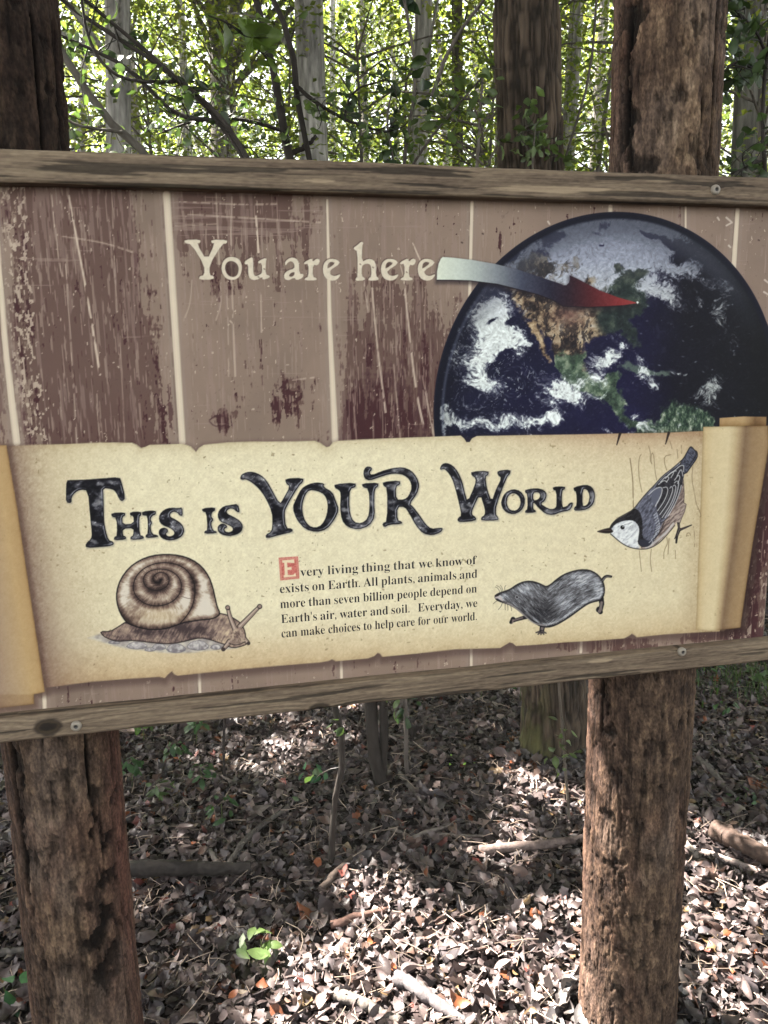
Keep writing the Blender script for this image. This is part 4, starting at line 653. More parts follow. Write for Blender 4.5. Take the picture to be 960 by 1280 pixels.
# the paragraph: real lettering 0.3 mm proud of the print
def serif(s): return ''.join(chr(0x1D41A + ord(c) - 97) if 'a' <= c <= 'z' else chr(0x1D400 + ord(c) - 65) if 'A' <= c <= 'Z' else c for c in s)
ink = flat_mat('printing_ink', (.018, .015, .016), .5)
LINES = [('very living thing that we know of', (375.5, 720.5), (596, 705)), ('exists on Earth. All plants, animals and', (350, 741.5), (596.5, 722)), ('more than seven billion people depend on', (350.5, 760.5), (596, 740.5)), ("Earth's air, water and soil.  Everyday, we", (351.5, 779), (596.5, 758.5)), ('can make choices to help care for our world.', (352, 797), (596, 775))]
words = MB()
for s, a, b in LINES:
    ws = s.split(' '); A = np.array(uv(*a)); B = np.array(uv(*b)); parts = []
    for w in ws:
        if not w: parts.append(None); continue
        cu = bpy.data.curves.new('t', 'FONT'); cu.body = serif(w); cu.size = .0266; cu.offset = -.00016; o = bpy.data.objects.new('t', cu); col.objects.link(o)
        me = bpy.data.meshes.new_from_object(o.evaluated_get(bpy.context.evaluated_depsgraph_get())); bpy.data.objects.remove(o)
        v = np.array([q.co[:] for q in me.vertices]); fs = [list(p.vertices) for p in me.polygons]; parts.append((v, fs)); bpy.data.meshes.remove(me)
    wd = [0.004 if p is None else np.ptp(p[0][:, 0]) for p in parts]; D = B - A; L = np.hypot(*D); sx = min(1., (L - .0072 * (len(ws) - 1)) / sum(wd)); gap = (L - sum(wd) * sx) / (len(ws) - 1); x = 0; sh = D[1] / L
    for p, w in zip(parts, wd):
        if p is not None:
            v = p[0]; xx = (v[:, 0] - v[:, 0].min()) * sx + x; words.add(np.stack([A[0] + xx * D[0] / L, np.full(len(v), -.0003), A[1] + v[:, 1] * 1.0 + xx * sh], -1), np.zeros((0, 4), int), (0, 0, 0)); words.Q[-1] = [[i + words.n - len(v) for i in f] for f in p[1]]
        x += w * sx + gap
o = mesh('paragraph_lettering', np.vstack(words.V), [f for q_ in words.Q for f in q_], None, ink, False, panel); o['label'] = 'small black paragraph about every living thing'

# rails
def rail(name, zlo, zhi, label, seed, knots, scars, tone):
    th = .031; prof = []; r = .004; y0, y1 = -th, .002; n = 9; 
    def ln(a, b, k): return [(a[0] + (b[0] - a[0]) * t, a[1] + (b[1] - a[1]) * t) for t in np.linspace(0, 1, k, endpoint=False)]
    prof = ln((y1, zlo), (y0 + r, zlo), 6) + ln((y0 + r, zlo), (y0, zlo + r), 3) + ln((y0, zlo + r), (y0, zhi - r), 26) + ln((y0, zhi - r), (y0 + r, zhi), 3) + ln((y0 + r, zhi), (y1, zhi), 6) + ln((y1, zhi), (y1, zlo), 6)
    prof = np.array(prof); X = np.arange(u0 - .02, 1.70, .0022); k = len(prof); n = len(X); U = np.repeat(X, k); Yy = np.tile(prof[:, 0], n); Zz = np.tile(prof[:, 1], n)
    s = np.tile(np.r_[0, np.cumsum(np.hypot(*np.diff(prof, axis=0).T))], n); wz = s.copy()
    for ku, kz, kr in knots: d = np.hypot((U - ku) / 2.2, Zz - kz); wz = wz + np.sign(Zz - kz) * .5 * kr * np.exp(-(d / kr / 1.6) ** 2)
    wz = wz + .006 * (fbm(U * 4, wz * 20, seed, 3) - .5); g = .40 * fbm(U * 6, wz * 230, seed + 1, 4, .6) + .32 * fbm(U * 22, wz * 560, seed + 2, 3) + .28 * fbm(U * 90, wz * 420, seed + 3, 3)
    big = fbm(U * 3, wz * 18, seed + 4, 3); c = lerp3(np.clip(g + (big - .5) * .28, 0, 1), (.15, (58, 48, 40)), (.40, (96, 83, 70)), (.55, (112, 98, 82)), (.72, (132, 117, 98)), (.9, (150, 135, 115)))
    for ku, kz, kr in knots:
        d = np.hypot((U - ku) / 1.5, Zz - kz) / kr + .3 * (fbm(U * 90, Zz * 90, seed + 6, 2) - .5); a = (1 - sst(.55, 1.05, d))[:, None] * .9; c = c * (1 - a) + np.array([26, 21, 18]) * a; a = (np.exp(-((d - .55) / .12) ** 2) * .4)[:, None]; c = c * (1 - a) + np.array([96, 82, 60]) * a
    for su, sz, lu, lz in scars:
        d = ((U - su) / lu) ** 2 + ((Zz - sz) / lz) ** 2 + .9 * (fbm(U * 30, Zz * 200, seed + 7, 3) - .5); a = (1 - sst(.6, 1.1, d))[:, None] * .55; c = c * (1 - a) + np.array([168, 150, 124]) * a
    cr = sst(.64, .69, fbm(U * 5, wz * 150, seed + 9, 2)); c = c * (1 - .40 * cr[:, None]); disp = -.0009 * cr - .0008 * (1 - g)
    front = np.exp(-np.abs(Yy - y0) / .004); zm = (Zz - (zlo + zhi) / 2) / (zhi - zlo); Zz = Zz + zm * .004 * (fbm(U * 6, zm * 2, seed + 5, 3) - .5) * 2; Yy = Yy - disp * front
    i = np.arange(n - 1)[:, None] * k; j = np.arange(k)[None]; q = np.stack([i + j, i + k + j, i + k + (j + 1) % k, i + (j + 1) % k], -1).reshape(-1, 4)
    caps = [list(range(k)), list(range((n - 1) * k, n * k))[::-1]]
    o = mesh(name, np.stack([U, Yy, Zz], -1), [list(f) for f in q] + caps, lin(c * tone) * 1.08, railm, True, sign); o['label'] = label; return o
railm = attr_mat('weathered_wood', .82, .2, ((14, 600, 600), .2, .001), var=((6, 250, 250), .10))
def UZ(px, py, off=.031): a, b = uv(px, py, off); return float(a), float(b)
zl_b = UZ(480, 878)[1]; zh_b = float(uv(480, 843)[1]); zl_t = float(uv(480, 247)[1]) ; zh_t = UZ(480, 203.5)[1]
k1 = UZ(60, 909); k2 = UZ(400, 884); s1 = UZ(750, 826)
rb = rail('rail', zl_b, zh_b, 'lower weathered board with a dark knot', 301, [(k1[0], k1[1], .020), (k2[0], k2[1] - .004, .016), UZ(853, 815) + (.008,)], [(s1[0], s1[1], .03, .004)], .98)
s2 = UZ(700, 237); k3 = UZ(2, 205)
rtp = rail('rail', zl_t, zh_t, 'upper weathered board', 331, [UZ(895, 237) + (.008,)], [(s2[0], s2[1], .15, .007), (UZ(400, 226)[0], UZ(400, 226)[1], .03, .003)], .98)
metal = attr_mat('old_screw', .5, .5, ((900, 900, 900), .3, .0005))
def screw(px, py, par, parname):
    a, b = UZ(px, py, .034); prof = [(0, .002), (.0030, .002), (.0034, .0035), (.0050, .0045), (.0088, .0028), (.0098, .0008), (.0100, -.004)]; m_ = MB(); seg = 24; th = np.arange(seg) / seg * 2 * np.pi
    V = []; C = []
    for r_, h in prof:
        for t in th: V.append((a + r_ * math.cos(t), -.033 - h, b + r_ * math.sin(t))); C.append((.02, .018, .016) if r_ < .0033 else (.24, .21, .17) if r_ > .004 else (.08, .07, .06))
    q = [[i * seg + j, (i + 1) * seg + j, (i + 1) * seg + (j + 1) % seg, i * seg + (j + 1) % seg] for i in range(len(prof) - 1) for j in range(seg)]
    mesh('screw', V, np.array(q), C, metal, True, par)
screw(895, 237, rtp, ''); screw(95, 908, rb, ''); screw(853, 815, rb, '')

# log posts
postm = attr_mat('rotten_log', .9, .12, ((320, 320, 110), .7, .004), var=((210, 210, 120), .42))
def post(pxc, wpx, py, seed, red, label, streak, slits, taper, toptone):
    off = -.145; a, z = uv(pxc, py, off); a = float(a); d = float((np.array([P0[0] + a * HD[0] - NR[0] * off, P0[1] + a * HD[1] - NR[1] * off, z]) - EYE) @ MC[:, 2]); r0 = wpx / 2 / F * d * .985; yc = r0 + .018
    nt_, zs = 380, np.arange(-.06, 2.75, .004); n = len(zs); th = np.tile(np.arange(nt_) / nt_ * 2 * np.pi, n); Zs = np.repeat(zs, nt_); s = (np.pi - th) * r0     # th = pi is the front
    ws = s + .02 * (fbm(s * 9, Zs * 3, seed, 3) - .5); fib = fbm(ws * 130, Zs * 24, seed + 1, 4, .62); chip = fbm(ws * 130, Zs * 70, seed + 2, 4, .62); big = fbm(ws * 7, Zs * 2.2, seed + 3, 3)
    rot = fbm(ws * 36, Zs * 24, seed + 4, 4, .6); top = sst(1.5, 1.9, Zs)
    def reg(px, py, hw, hh):
        a_, z_ = uv(px, py, -.02); cs = float(a_) - a; return np.exp(-((s - math.asin(max(-.95, min(.95, cs / r0))) * r0) / hw) ** 2 - ((Zs - z_) / hh) ** 2)
    bias = np.zeros(len(s)); bright = np.zeros(len(s)); redd = np.zeros(len(s))
    for q_ in streak:
        k, px, py, hw, hh, am = q_; g = reg(px, py, hw, hh) * am
        if k == 'rot': bias += g
        elif k == 'pale': bright += g
        else: redd += g
    cav = sst(.60, .72, rot + bias * .17 + .12 * (chip - .5)); crack = sst(.66, .72, fbm(ws * 90, Zs * 9, seed + 5, 3) + bias * .05); flake = sst(.48, .58, fbm(ws * 75, Zs * 38, seed + 6, 3))
    vein = np.abs(fbm(ws * 55, Zs * 30, seed + 8, 3) - .5); net = (1 - sst(.006, .028, vein)) * sst(.35, .6, fbm(ws * 8, Zs * 4, seed + 9, 2) + .1)
    slit = np.zeros(len(s))
    for px_, ya, yb, w_ in slits:
        aa, za = uv(np.array([px_, px_]), np.array([ya, yb]), -.02); cs = float(aa.mean()) - a; sc = math.asin(max(-.97, min(.97, cs / r0))) * r0; zl, zh = za.min(), za.max()
        sw = sc + .006 * (fbm(Zs * 9, Zs * 0 + px_, seed + 12, 3) - .5); slit = np.maximum(slit, np.exp(-((s - sw) / w_) ** 2) * sst(zl - .02, zl + .03, Zs) * (1 - sst(zh - .03, zh + .02, Zs)))
    rad = r0 * np.interp(Zs, [0, .9, 1.9, 2.6], taper) * (1 + .03 * (big - .5)) - .012 * slit - .005 * cav * np.clip(bias, 0, 1) + .0035 * (fib - .5) - .0045 * cav - .002 * crack + .0012 * flake + .0026 * (chip - .5) - .0012 * net + .008 * np.exp(-(Zs + .02) / .10)
    t = .40 + .75 * (fib - .5) + .45 * (chip - .5) + .16 * (flake - .5) + .40 * (big - .5) + .42 * bright - .06 * (1 - top)
    c = lerp3(np.clip(t, 0, 1), (0, (40, 32, 28)), (.25, (66, 54, 46)), (.5, (92, 76, 63)), (.75, (122, 103, 85)), (1, (166, 146, 120)))
    gp = sst(.45, .65, fbm(ws * 10 + 40, Zs * 5, seed + 13, 4))[:, None] * .45; c = c * (1 - gp) + np.array([118, 105, 96]) * (.5 + fib[:, None]) * gp
    rp = sst(.50, .68, fbm(ws * 14 + 80, Zs * 6, seed + 14, 4))[:, None] * .26; c = c * (1 - rp) + np.array([92, 66, 56]) * (.5 + fib[:, None]) * rp
    rk = np.clip(redd + red * np.clip(np.abs(s) / (r0 * 1.5) - .35, 0, 1), 0, .8)[:, None]; c = c * (1 - rk) + np.array([92, 64, 57]) * (.55 + .9 * fib[:, None]) * rk
    c = c * (1 - .40 * np.clip(cav * .9 + crack * .6 + net * .5, 0, 1))[:, None]
    c = c * (1 - .85 * slit[:, None]) * (1 - .5 * (cav * np.clip(bias, 0, 1))[:, None]) * np.interp(Zs, [1.2, 1.9], [1, toptone])[:, None]
    V = np.stack([a + rad * np.sin(th), yc + rad * np.cos(th), Zs], -1); i = np.arange(n - 1)[:, None] * nt_; j = np.arange(nt_)[None]; q = np.stack([i + j, i + (j + 1) % nt_, i + nt_ + (j + 1) % nt_, i + nt_ + j], -1).reshape(-1, 4)
    o = mesh('post', V, [list(f) for f in q] + [list(range((n - 1) * nt_, n * nt_))], lin(c) * (.80, .78, .76), postm, True, sign); o['label'] = label
post(96, 156, 1100, 401, .55, 'reddish brown log post with dark rotten hollows', [('rot', 130, 1100, .030, .20, .85), ('rot', 122, 1185, .026, .10, 1.05), ('rot', 118, 1050, .02, .07, .9), ('pale', 75, 1180, .05, .14, .35), ('pale', 95, 1000, .04, .1, .2), ('red', 160, 1060, .03, .4, .6), ('rot', 20, 1000, .015, .3, .8), ('rot', 70, 100, .05, .12, .25)], [(18, 925, 1120, .004), (108, 925, 1010, .003), (60, 0, 185, .004), (78, 0, 120, .003), (40, 0, 185, .003)], [1, 1, 1.03, 1.03], .62)
post(791, 131, 1000, 451, .30, 'pale brown log post with crumbling flaky wood', [('pale', 818, 15, .015, .05, 1.), ('pale', 832, 20, .012, .04, 1.), ('pale', 862, 80, .03, .25, .55), ('pale', 840, 175, .035, .06, .45), ('rot', 805, 150, .03, .08, .6), ('rot', 778, 80, .012, .3, 1.1), ('rot', 788, 10, .03, .03, 1.2), ('rot', 820, 205, .05, .02, .7), ('rot', 745, 950, .025, .15, .7), ('pale', 820, 990, .06, .3, .22), ('pale', 800, 1150, .05, .2, .2)], [(783, 0, 160, .004), (878, 120, 155, .003), (895, 0, 200, .003), (752, 860, 930, .003), (868, 900, 1200, .0025)], [1.07, 1.10, 1.0, 1.0], 1.0)

gb = ground(700, 958)
# ---------------------------------------------------------------- leaf litter, sticks, seedlings
litm = attr_mat('dead_leaves', .46, .4, ((160, 160, 160), .3, .002), trans=.12, var=((50, 50, 50), .22))
def litter():
    B = MB()
    for n, (xa, xb), (ya, yb), rows, sz in [(46000, (-1.9, 2.6), (1.25, 4.4), 7, .041), (14000, (-3.2, 4.6), (3.4, 8.), 5, .055), (5000, (-5, 6), (-2, 1.4), 5, .07), (5000, (-9, 10), (6, 15), 4, .11)]:
        x = rng.uniform(xa, xb, n); y = rng.uniform(ya, yb, n)
        if rows == 7: y = ya + (yb - ya) * rng.rand(n) ** 1.25
        z = gz(x, y) + .004 + .030 * rng.rand(n) ** 1.6; N = rng.normal(0, .36, (n, 3)); N[:, 2] = 1
        k = rng.rand(n) < .25; N[k, :2] *= 2.2; size = sz * np.exp(rng.normal(0, .30, n)); size[rng.rand(n) < .3] *= .6
        pal = np.array([(.125, .105, .100), (.085, .070, .066), (.18, .155, .145), (.055, .043, .040), (.27, .235, .215), (.145, .100, .078), (.10, .092, .095), (.30, .11, .045), (.20, .145, .07), (.21, .07, .055), (.36, .30, .26)])
        ci = rng.choice(len(pal), n, p=[.19, .18, .16, .13, .10, .08, .09, .012, .02, .014, .024]); c = .47 * np.array([1.07, .95, .97]) * pal[ci] * np.exp(rng.normal(0, .18, n))[:, None]
        B.add(*leaves(np.stack([x, y, z], -1), N, size, c, rows, .26, .5, .58, .1))
    for pc in ((float(uv(96, 1280, -.145)[0]), 1), (float(uv(788, 1280, -.145)[0]), 2), (None, 3)):          # leaves banked up against the posts and the tree foot
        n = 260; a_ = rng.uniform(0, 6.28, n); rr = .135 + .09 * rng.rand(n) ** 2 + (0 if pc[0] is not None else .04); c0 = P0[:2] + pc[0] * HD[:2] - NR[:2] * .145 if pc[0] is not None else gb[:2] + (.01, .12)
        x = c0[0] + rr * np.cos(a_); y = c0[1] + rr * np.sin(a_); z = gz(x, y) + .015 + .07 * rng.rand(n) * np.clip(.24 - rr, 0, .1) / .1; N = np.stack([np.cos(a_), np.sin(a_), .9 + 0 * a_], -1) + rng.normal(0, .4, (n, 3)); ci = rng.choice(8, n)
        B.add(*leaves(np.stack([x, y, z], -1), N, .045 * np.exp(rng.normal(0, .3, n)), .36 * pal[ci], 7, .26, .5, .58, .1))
    o = B.build('leaf_litter', litm); tag(o, 'fallen brown and grey leaves covering the woodland floor', kind='stuff')
litter()
needm = attr_mat('twig_bits', .8, .2)
B = MB()                                         # broken stalks and bits of bark lying among the leaves
for k in range(3000):
    x, y = rng.uniform(-1.7, 2.4), 1.25 + 3.2 * rng.rand() ** 1.3; L = rng.uniform(.02, .10); a = rng.uniform(0, 6.28); z = gz(np.array([x]), np.array([y]))[0] + .02 + .02 * rng.rand(); d = np.array([math.cos(a), math.sin(a), rng.normal(0, .25)]) * L
    p = np.array([x, y, z]); V, Q = tube([p - d / 2, p + np.array([rng.normal(0, .006), rng.normal(0, .006), .004]), p + d / 2], rng.uniform(.0008, .0022), 4); B.add(V, Q, np.array((.16, .125, .10)) * rng.uniform(.4, 2.2))
tag(B.build('twig_debris', needm), 'tiny broken twigs scattered through the leaves', kind='stuff')
stickm = attr_mat('dead_branch', .8, .25, ((90, 90, 90), .6, .004), var=((60, 60, 60), .35))
def stick(pts, rpx, c, label, name='fallen_stick', cat='stick', lift=.006, group='sticks lying on the leaves', tw=0):
    P = []
    for px, py in pts: g = ground(px, py, .02); P.append((g[0], g[1], gz(np.array([g[0]]), np.array([g[1]]))[0]))
    P = resample(P, 16); d = P[len(P) // 2][1]; r = rpx / F * d * 1.12; P[:, 2] = np.interp(np.linspace(0, 1, 16), [0, 1], [P[0, 2], P[-1, 2]]) + r + lift + .006 * np.sin(np.linspace(0, 5, 16)); base = P[0].copy(); base[2] = 0
    P[:, :2] += rng.normal(0, min(r * .25, .0025), (16, 2)); rr = r * np.linspace(1.1, .75, 16) * (1 + .06 * rng.normal(size=16)); P = resample(P, 40); rr = np.interp(np.linspace(0, 1, 40), np.linspace(0, 1, 16), rr); V, Q = tube(P, rr, 12, .16); B = MB(); B.add(V, Q, c)
    for e in (0, 39):
        V, Q = tube([P[e], P[e] + (P[e] - P[1 if e == 0 else 38]) * .02], [rr[e], .0005], 10); B.add(V, Q, np.array(c) * 1.3)
    for k in range(tw): j = rng.randint(8, 34); V, Q = tube([P[j], P[j] + np.array([rng.normal(0, .05), rng.normal(0, .05), .02]), P[j] + np.array([rng.normal(0, .09), rng.normal(0, .09), .03])], [r * .4, r * .3, r * .1], 5); B.add(V, Q, c)
    tag(B.build(name, stickm, None, None), label, cat, group)
GY_, PL, DK, RD = (.105, .092, .082), (.175, .148, .13), (.035, .028, .025), (.13, .075, .06)
stick([(140, 1101), (230, 1099), (312, 1096)], 9.5, (.02, .016, .014), 'thick dark wet log lying just right of the left post', 'fallen_log', 'log', .03)
for a in [([(280, 1090), (312, 1045), (362, 1008)], 3.6, GY_, 'straight grey branch leaning up from the dark log end'), ([(262, 1066), (272, 1082), (284, 1094)], 3.4, GY_, 'short grey stub touching the top of the dark log'), ([(402, 1112), (425, 1088), (444, 1062)], 4.5, (.10, .075, .062), 'brown stick slanting up right beside the thin sapling foot'),
          ([(414, 1156), (450, 1146), (486, 1130)], 5, RD, 'reddish brown stick along the edge of the sunny leaf patch'), ([(222, 1226), (258, 1210), (290, 1228), (322, 1258)], 2.2, PL, 'thin pale bent twig near the foot of the left post'), ([(500, 1060), (540, 1040), (578, 1024)], 2.8, PL, 'pale twig slanting up right crossed by another twig'),
          ([(486, 1036), (510, 1046), (534, 1058)], 2.2, PL, 'short pale twig crossing the slanting twig'), ([(520, 1048), (560, 1044), (604, 1042)], 2.2, PL, 'pale twig lying level above the shaded hollow'), ([(500, 968), (520, 996), (540, 1016)], 3.2, GY_, 'grey stick at the foot of the forked sapling'), ([(524, 1064), (534, 1095), (550, 1126)], 3.4, GY_, 'grey stick pointing down into the shaded hollow'),
          ([(598, 1064), (616, 1076), (638, 1092)], 1.8, PL, 'thin pale twig below the rotten branch'), ([(588, 1156), (604, 1132), (622, 1110)], 1.8, GY_, 'thin grey twig at the top of the sunny patch'), ([(600, 1066), (660, 1062), (700, 1056), (736, 1050)], 6, (.12, .09, .08), 'rotten branch running behind the right post'), ([(494, 1226), (536, 1248), (582, 1276)], 9, (.10, .088, .09), 'thick grey branch half buried in the sunny leaves'),
          ([(420, 1244), (452, 1258), (500, 1276)], 8, (.11, .095, .085), 'thick pale branch in the bottom of the sunny patch'), ([(846, 1048), (864, 1066), (886, 1088)], 4.5, PL, 'pale stick leaning on the foot of the right post'), ([(872, 1066), (916, 1082), (980, 1100)], 4.5, (.24, .19, .17), 'long straight stick right of the right post'), ([(892, 1048), (926, 1068), (985, 1090)], 12, (.055, .036, .028), 'thick brown rotten branch right of the right post'),
          ([(856, 1098), (910, 1106), (956, 1138)], 2.2, PL, 'thin pale twig curving through the right sunny patch'), ([(872, 956), (894, 976), (920, 1000)], 3.6, GY_, 'grey stick in the shaded leaves right of the right post'), ([(936, 944), (952, 968), (950, 1000)], 2.2, (.11, .12, .08), 'greenish bent twig near the right edge of the shaded leaves'), ([(470, 900), (486, 925), (540, 930)], 1.8, PL, 'thin twig lying right of the forked sapling'),
          ([(250, 960), (285, 975), (310, 985)], 2, PL, 'thin pale twig in the leaves left of the thin sapling'), ([(650, 1000), (690, 985), (735, 1000)], 2, GY_, 'thin grey twig under the mossy tree'), ([(0, 1190), (30, 1188), (60, 1190)], 4, GY_, 'grey stick left of the left post')]: stick(*a)
leafm = attr_mat('green_leaf', .42, .4, ((80, 80, 80), .2, .003), trans=.45, var=((40, 40, 40), .2), tint=(1.5, 1.9, .7))
barkm = attr_mat('young_bark', .8, .2, ((60, 60, 20), .6, .004), var=((40, 40, 12), .3))
def seedling(px, py, h, n, size, c, label, spread=.06, asp=.45, name='seedling', cat='plant', group='seedlings in the leaf litter'):
    g = ground(px, py); g[2] = gz(g[:1], g[1:2])[0]; e = tag(empty(name, g), label, cat, group); B = MB(); tip = np.array([rng.normal(0, .01), rng.normal(0, .01), h]); V, Q = tube([(0, 0, -.01), tip * .5 + np.array([.006, 0, 0]), tip], [.0025, .002, .0012], 6); B.add(V, Q, (.07, .09, .03)); B.build('stem', barkm, e)
    a = np.arange(n) * 2.4 + rng.rand(); rr = spread * (.45 + .55 * rng.rand(n)); p = np.stack([np.cos(a) * rr, np.sin(a) * rr, h * (.55 + .5 * rng.rand(n))], -1); N = np.stack([np.cos(a) * .5, np.sin(a) * .5 - .3, np.ones(n)], -1) + rng.normal(0, .2, (n, 3))
    B = MB(); B.add(*leaves(p, N, size * (.7 + .6 * rng.rand(n)), np.array(c) * (.7 + .6 * rng.rand(n))[:, None], 7, .12, .2, asp, .1)); B.build('foliage', leafm, e)
G1, G2 = (.036, .070, .030), (.10, .15, .05)
for a in [(326, 1212, .09, 12, .05, G2, 'bright seedling at the edge of the sunny leaf patch'), (392, 982, .07, 6, .055, (.05, .13, .07), 'dark green seedling left of the forked sapling'), (255, 990, .10, 12, .045, G1, 'low green seedling in the shaded leaves right of the left post'), (275, 1040, .12, 10, .05, G1, 'narrow leaved green seedling above the dark log'), (225, 960, .12, 14, .05, G1, 'bushy seedling close to the left post'), (180, 930, .16, 16, .05, (.07, .12, .03), 'tall seedling just right of the left post under the board'),
          (215, 910, .16, 16, .05, G1, 'leafy green seedling below the lower board left of the thin dark stem'), (305, 900, .14, 14, .045, (.10, .15, .04), 'pale green fern like seedling below the lower board'), (330, 905, .12, 10, .04, (.07, .14, .08), 'blue green seedling below the lower board'), (578, 968, .06, 5, .022, (.2, .34, .06), 'tiny bright yellow green sprout among brown leaves'), (700, 935, .08, 8, .03, G1, 'small sprig at the foot of the mossy tree'), (600, 880, .14, 16, .05, (.06, .10, .03), 'green seedling left of the mossy tree'), (650, 880, .16, 18, .045, G1, 'dense seedling against the mossy tree'), (540, 878, .14, 14, .05, G1, 'low seedling below the lower board right of the forked sapling'),
          (8, 1258, .05, 4, .07, (.05, .12, .06), 'green seedling left of the left post'), (905, 905, .08, 8, .035, G1, 'small seedling in the shaded leaves right of the right post'), (930, 1010, .05, 6, .03, G1, 'tiny seedling above the thick brown branch'), (165, 985, .12, 14, .05, G1, 'dark seedling touching the right side of the left post'), (200, 1010, .10, 12, .045, (.05, .075, .03), 'spreading low seedling above the dark log near the left post'), (245, 935, .15, 16, .045, G1, 'feathery seedling in the leaves left of the thin dark stem'), (895, 858, .16, 18, .045, G1, 'bushy seedling in the grass right of the right post'), (945, 872, .14, 16, .045, (.05, .08, .03), 'broad seedling at the right edge under the board'), (925, 840, .18, 18, .045, G1, 'tall seedling in the grass under the end of the lower board')]: seedling(*a)
B = MB()                                          # grass tuft area behind the right post
for k in range(420):
    g = ground(rng.uniform(868, 1000), rng.uniform(820, 888)); g = g + rng.normal(0, .05, 3) * (1, 1, 0); h = rng.uniform(.05, .16); a = rng.uniform(0, 6.28); lx, ly = math.cos(a) * h * .6, math.sin(a) * h * .6; z0 = gz(g[:1], g[1:2])[0]; w = .0022
    p = np.array([[g[0], g[1], z0], [g[0] + lx * .4, g[1] + ly * .4, z0 + h * .7], [g[0] + lx, g[1] + ly, z0 + h * (.8 if k % 2 else .5)]]); s = np.array([-math.sin(a), math.cos(a), 0]) * w
    B.add(np.vstack([p[0] - s, p[0] + s, p[1] - s, p[1] + s, p[2] - s * .1, p[2] + s * .1]), np.array([[0, 1, 3, 2], [2, 3, 5, 4]]), np.array([(.035, .062, .026), (.07, .095, .04)][k % 2]) * rng.uniform(.6, 1.3))
tag(B.build('grass', leafm), 'thin green grass blades growing in the leaf litter', kind='stuff')

# ---------------------------------------------------------------- trees
treem = attr_mat('tree_bark', .88, .15, ((26, 26, 5), .9, .03), var=((30, 30, 6), .45))
def trunk(path, r0, r1, seg, n, c, furrow, seed, moss=False):
    P = resample(path, n); rr = np.interp(np.linspace(0, 1, n), [0, .04, .12, 1], [r0 * 1.22, r0 * 1.08, r0, r1]); V, Q = tube(P, rr, seg); th = np.tile(np.arange(seg) / seg * 6.2832, n); zz = V[:, 2]; k = np.repeat(np.arange(n), seg); s = th * r0
    if furrow == .15:
        wv = s + .018 * (fbm(s * 22, zz * 7, seed + 3, 3) - .5) + .010 * (fbm(s * 60, zz * 16, seed + 4, 2) - .5); f = np.abs(fbm(wv * 62, zz * 5.5, seed, 2) - .5) * 2.6; f = .75 * np.clip(f, 0, 1) ** .8 + .25 * fbm(wv * 200, zz * 30, seed + 1, 3)
        plates = sst(.60, .68, fbm(wv * 40, zz * 30, seed + 6, 2)); f = f * (1 - .5 * plates)
    else: f = .6 * fbm(np.cos(th) * 13 * r0 / .12 + 30 + zz * 1.5, np.sin(th) * 13 * r0 / .12 + zz * 6, seed, 3) + .4 * fbm(np.cos(th) * 30 * r0 / .12 + 60 - zz * 3, np.sin(th) * 30 * r0 / .12 + zz * 26, seed + 1, 3)
    d = V - P[k]; fl = 1 + .35 * np.exp(-zz / .18) * (fbm(np.cos(th) * 1.6 + 9, np.sin(th) * 1.6 + 9, seed + 2, 2) - .4) + (.28 * np.exp(-np.clip(zz, 0, 9) / .13) * np.clip(-d[:, 0] / r0, 0, 1) ** 2 if moss else 0)
    V = P[k] + d * (fl * (1 + furrow * (f - .5)))[:, None]; C = np.array(c) * ((.28 + 1.25 * sst(.05, .75, f)) if furrow == .15 else (.5 + 1.0 * sst(.3, .72, f)))[:, None]
    if moss: m_ = (np.exp(-zz / .30) * sst(-.1, .8, -d[:, 0] / r0) * sst(.35, .6, fbm(th * 3, zz * 9, seed + 5, 3)))[:, None]; C = C * (1 - m_) + np.array((.085, .085, .034)) * m_
    return V, Q, C
CROWNS = attr_mat('forest_leaf', .5, .3, trans=.55, var=((8, 8, 8), .25), tint=(1.7, 1.9, .55))
GREENS = np.array([(.080, .105, .030), (.120, .142, .042), (.050, .070, .026), (.165, .170, .055), (.100, .122, .055)])
def crown_pts(rnd, c, rad, ncl, per, cr, gap=0):
    u = rnd.normal(size=(ncl, 3)); u /= np.linalg.norm(u, axis=1)[:, None]; ce = c + u * rad * (rnd.rand(ncl) ** .45)[:, None]; k = np.repeat(np.arange(ncl), per); q = rnd.normal(size=(len(k), 3)) * cr * np.array([1, 1, .55]); return ce, ce[k] + q, k
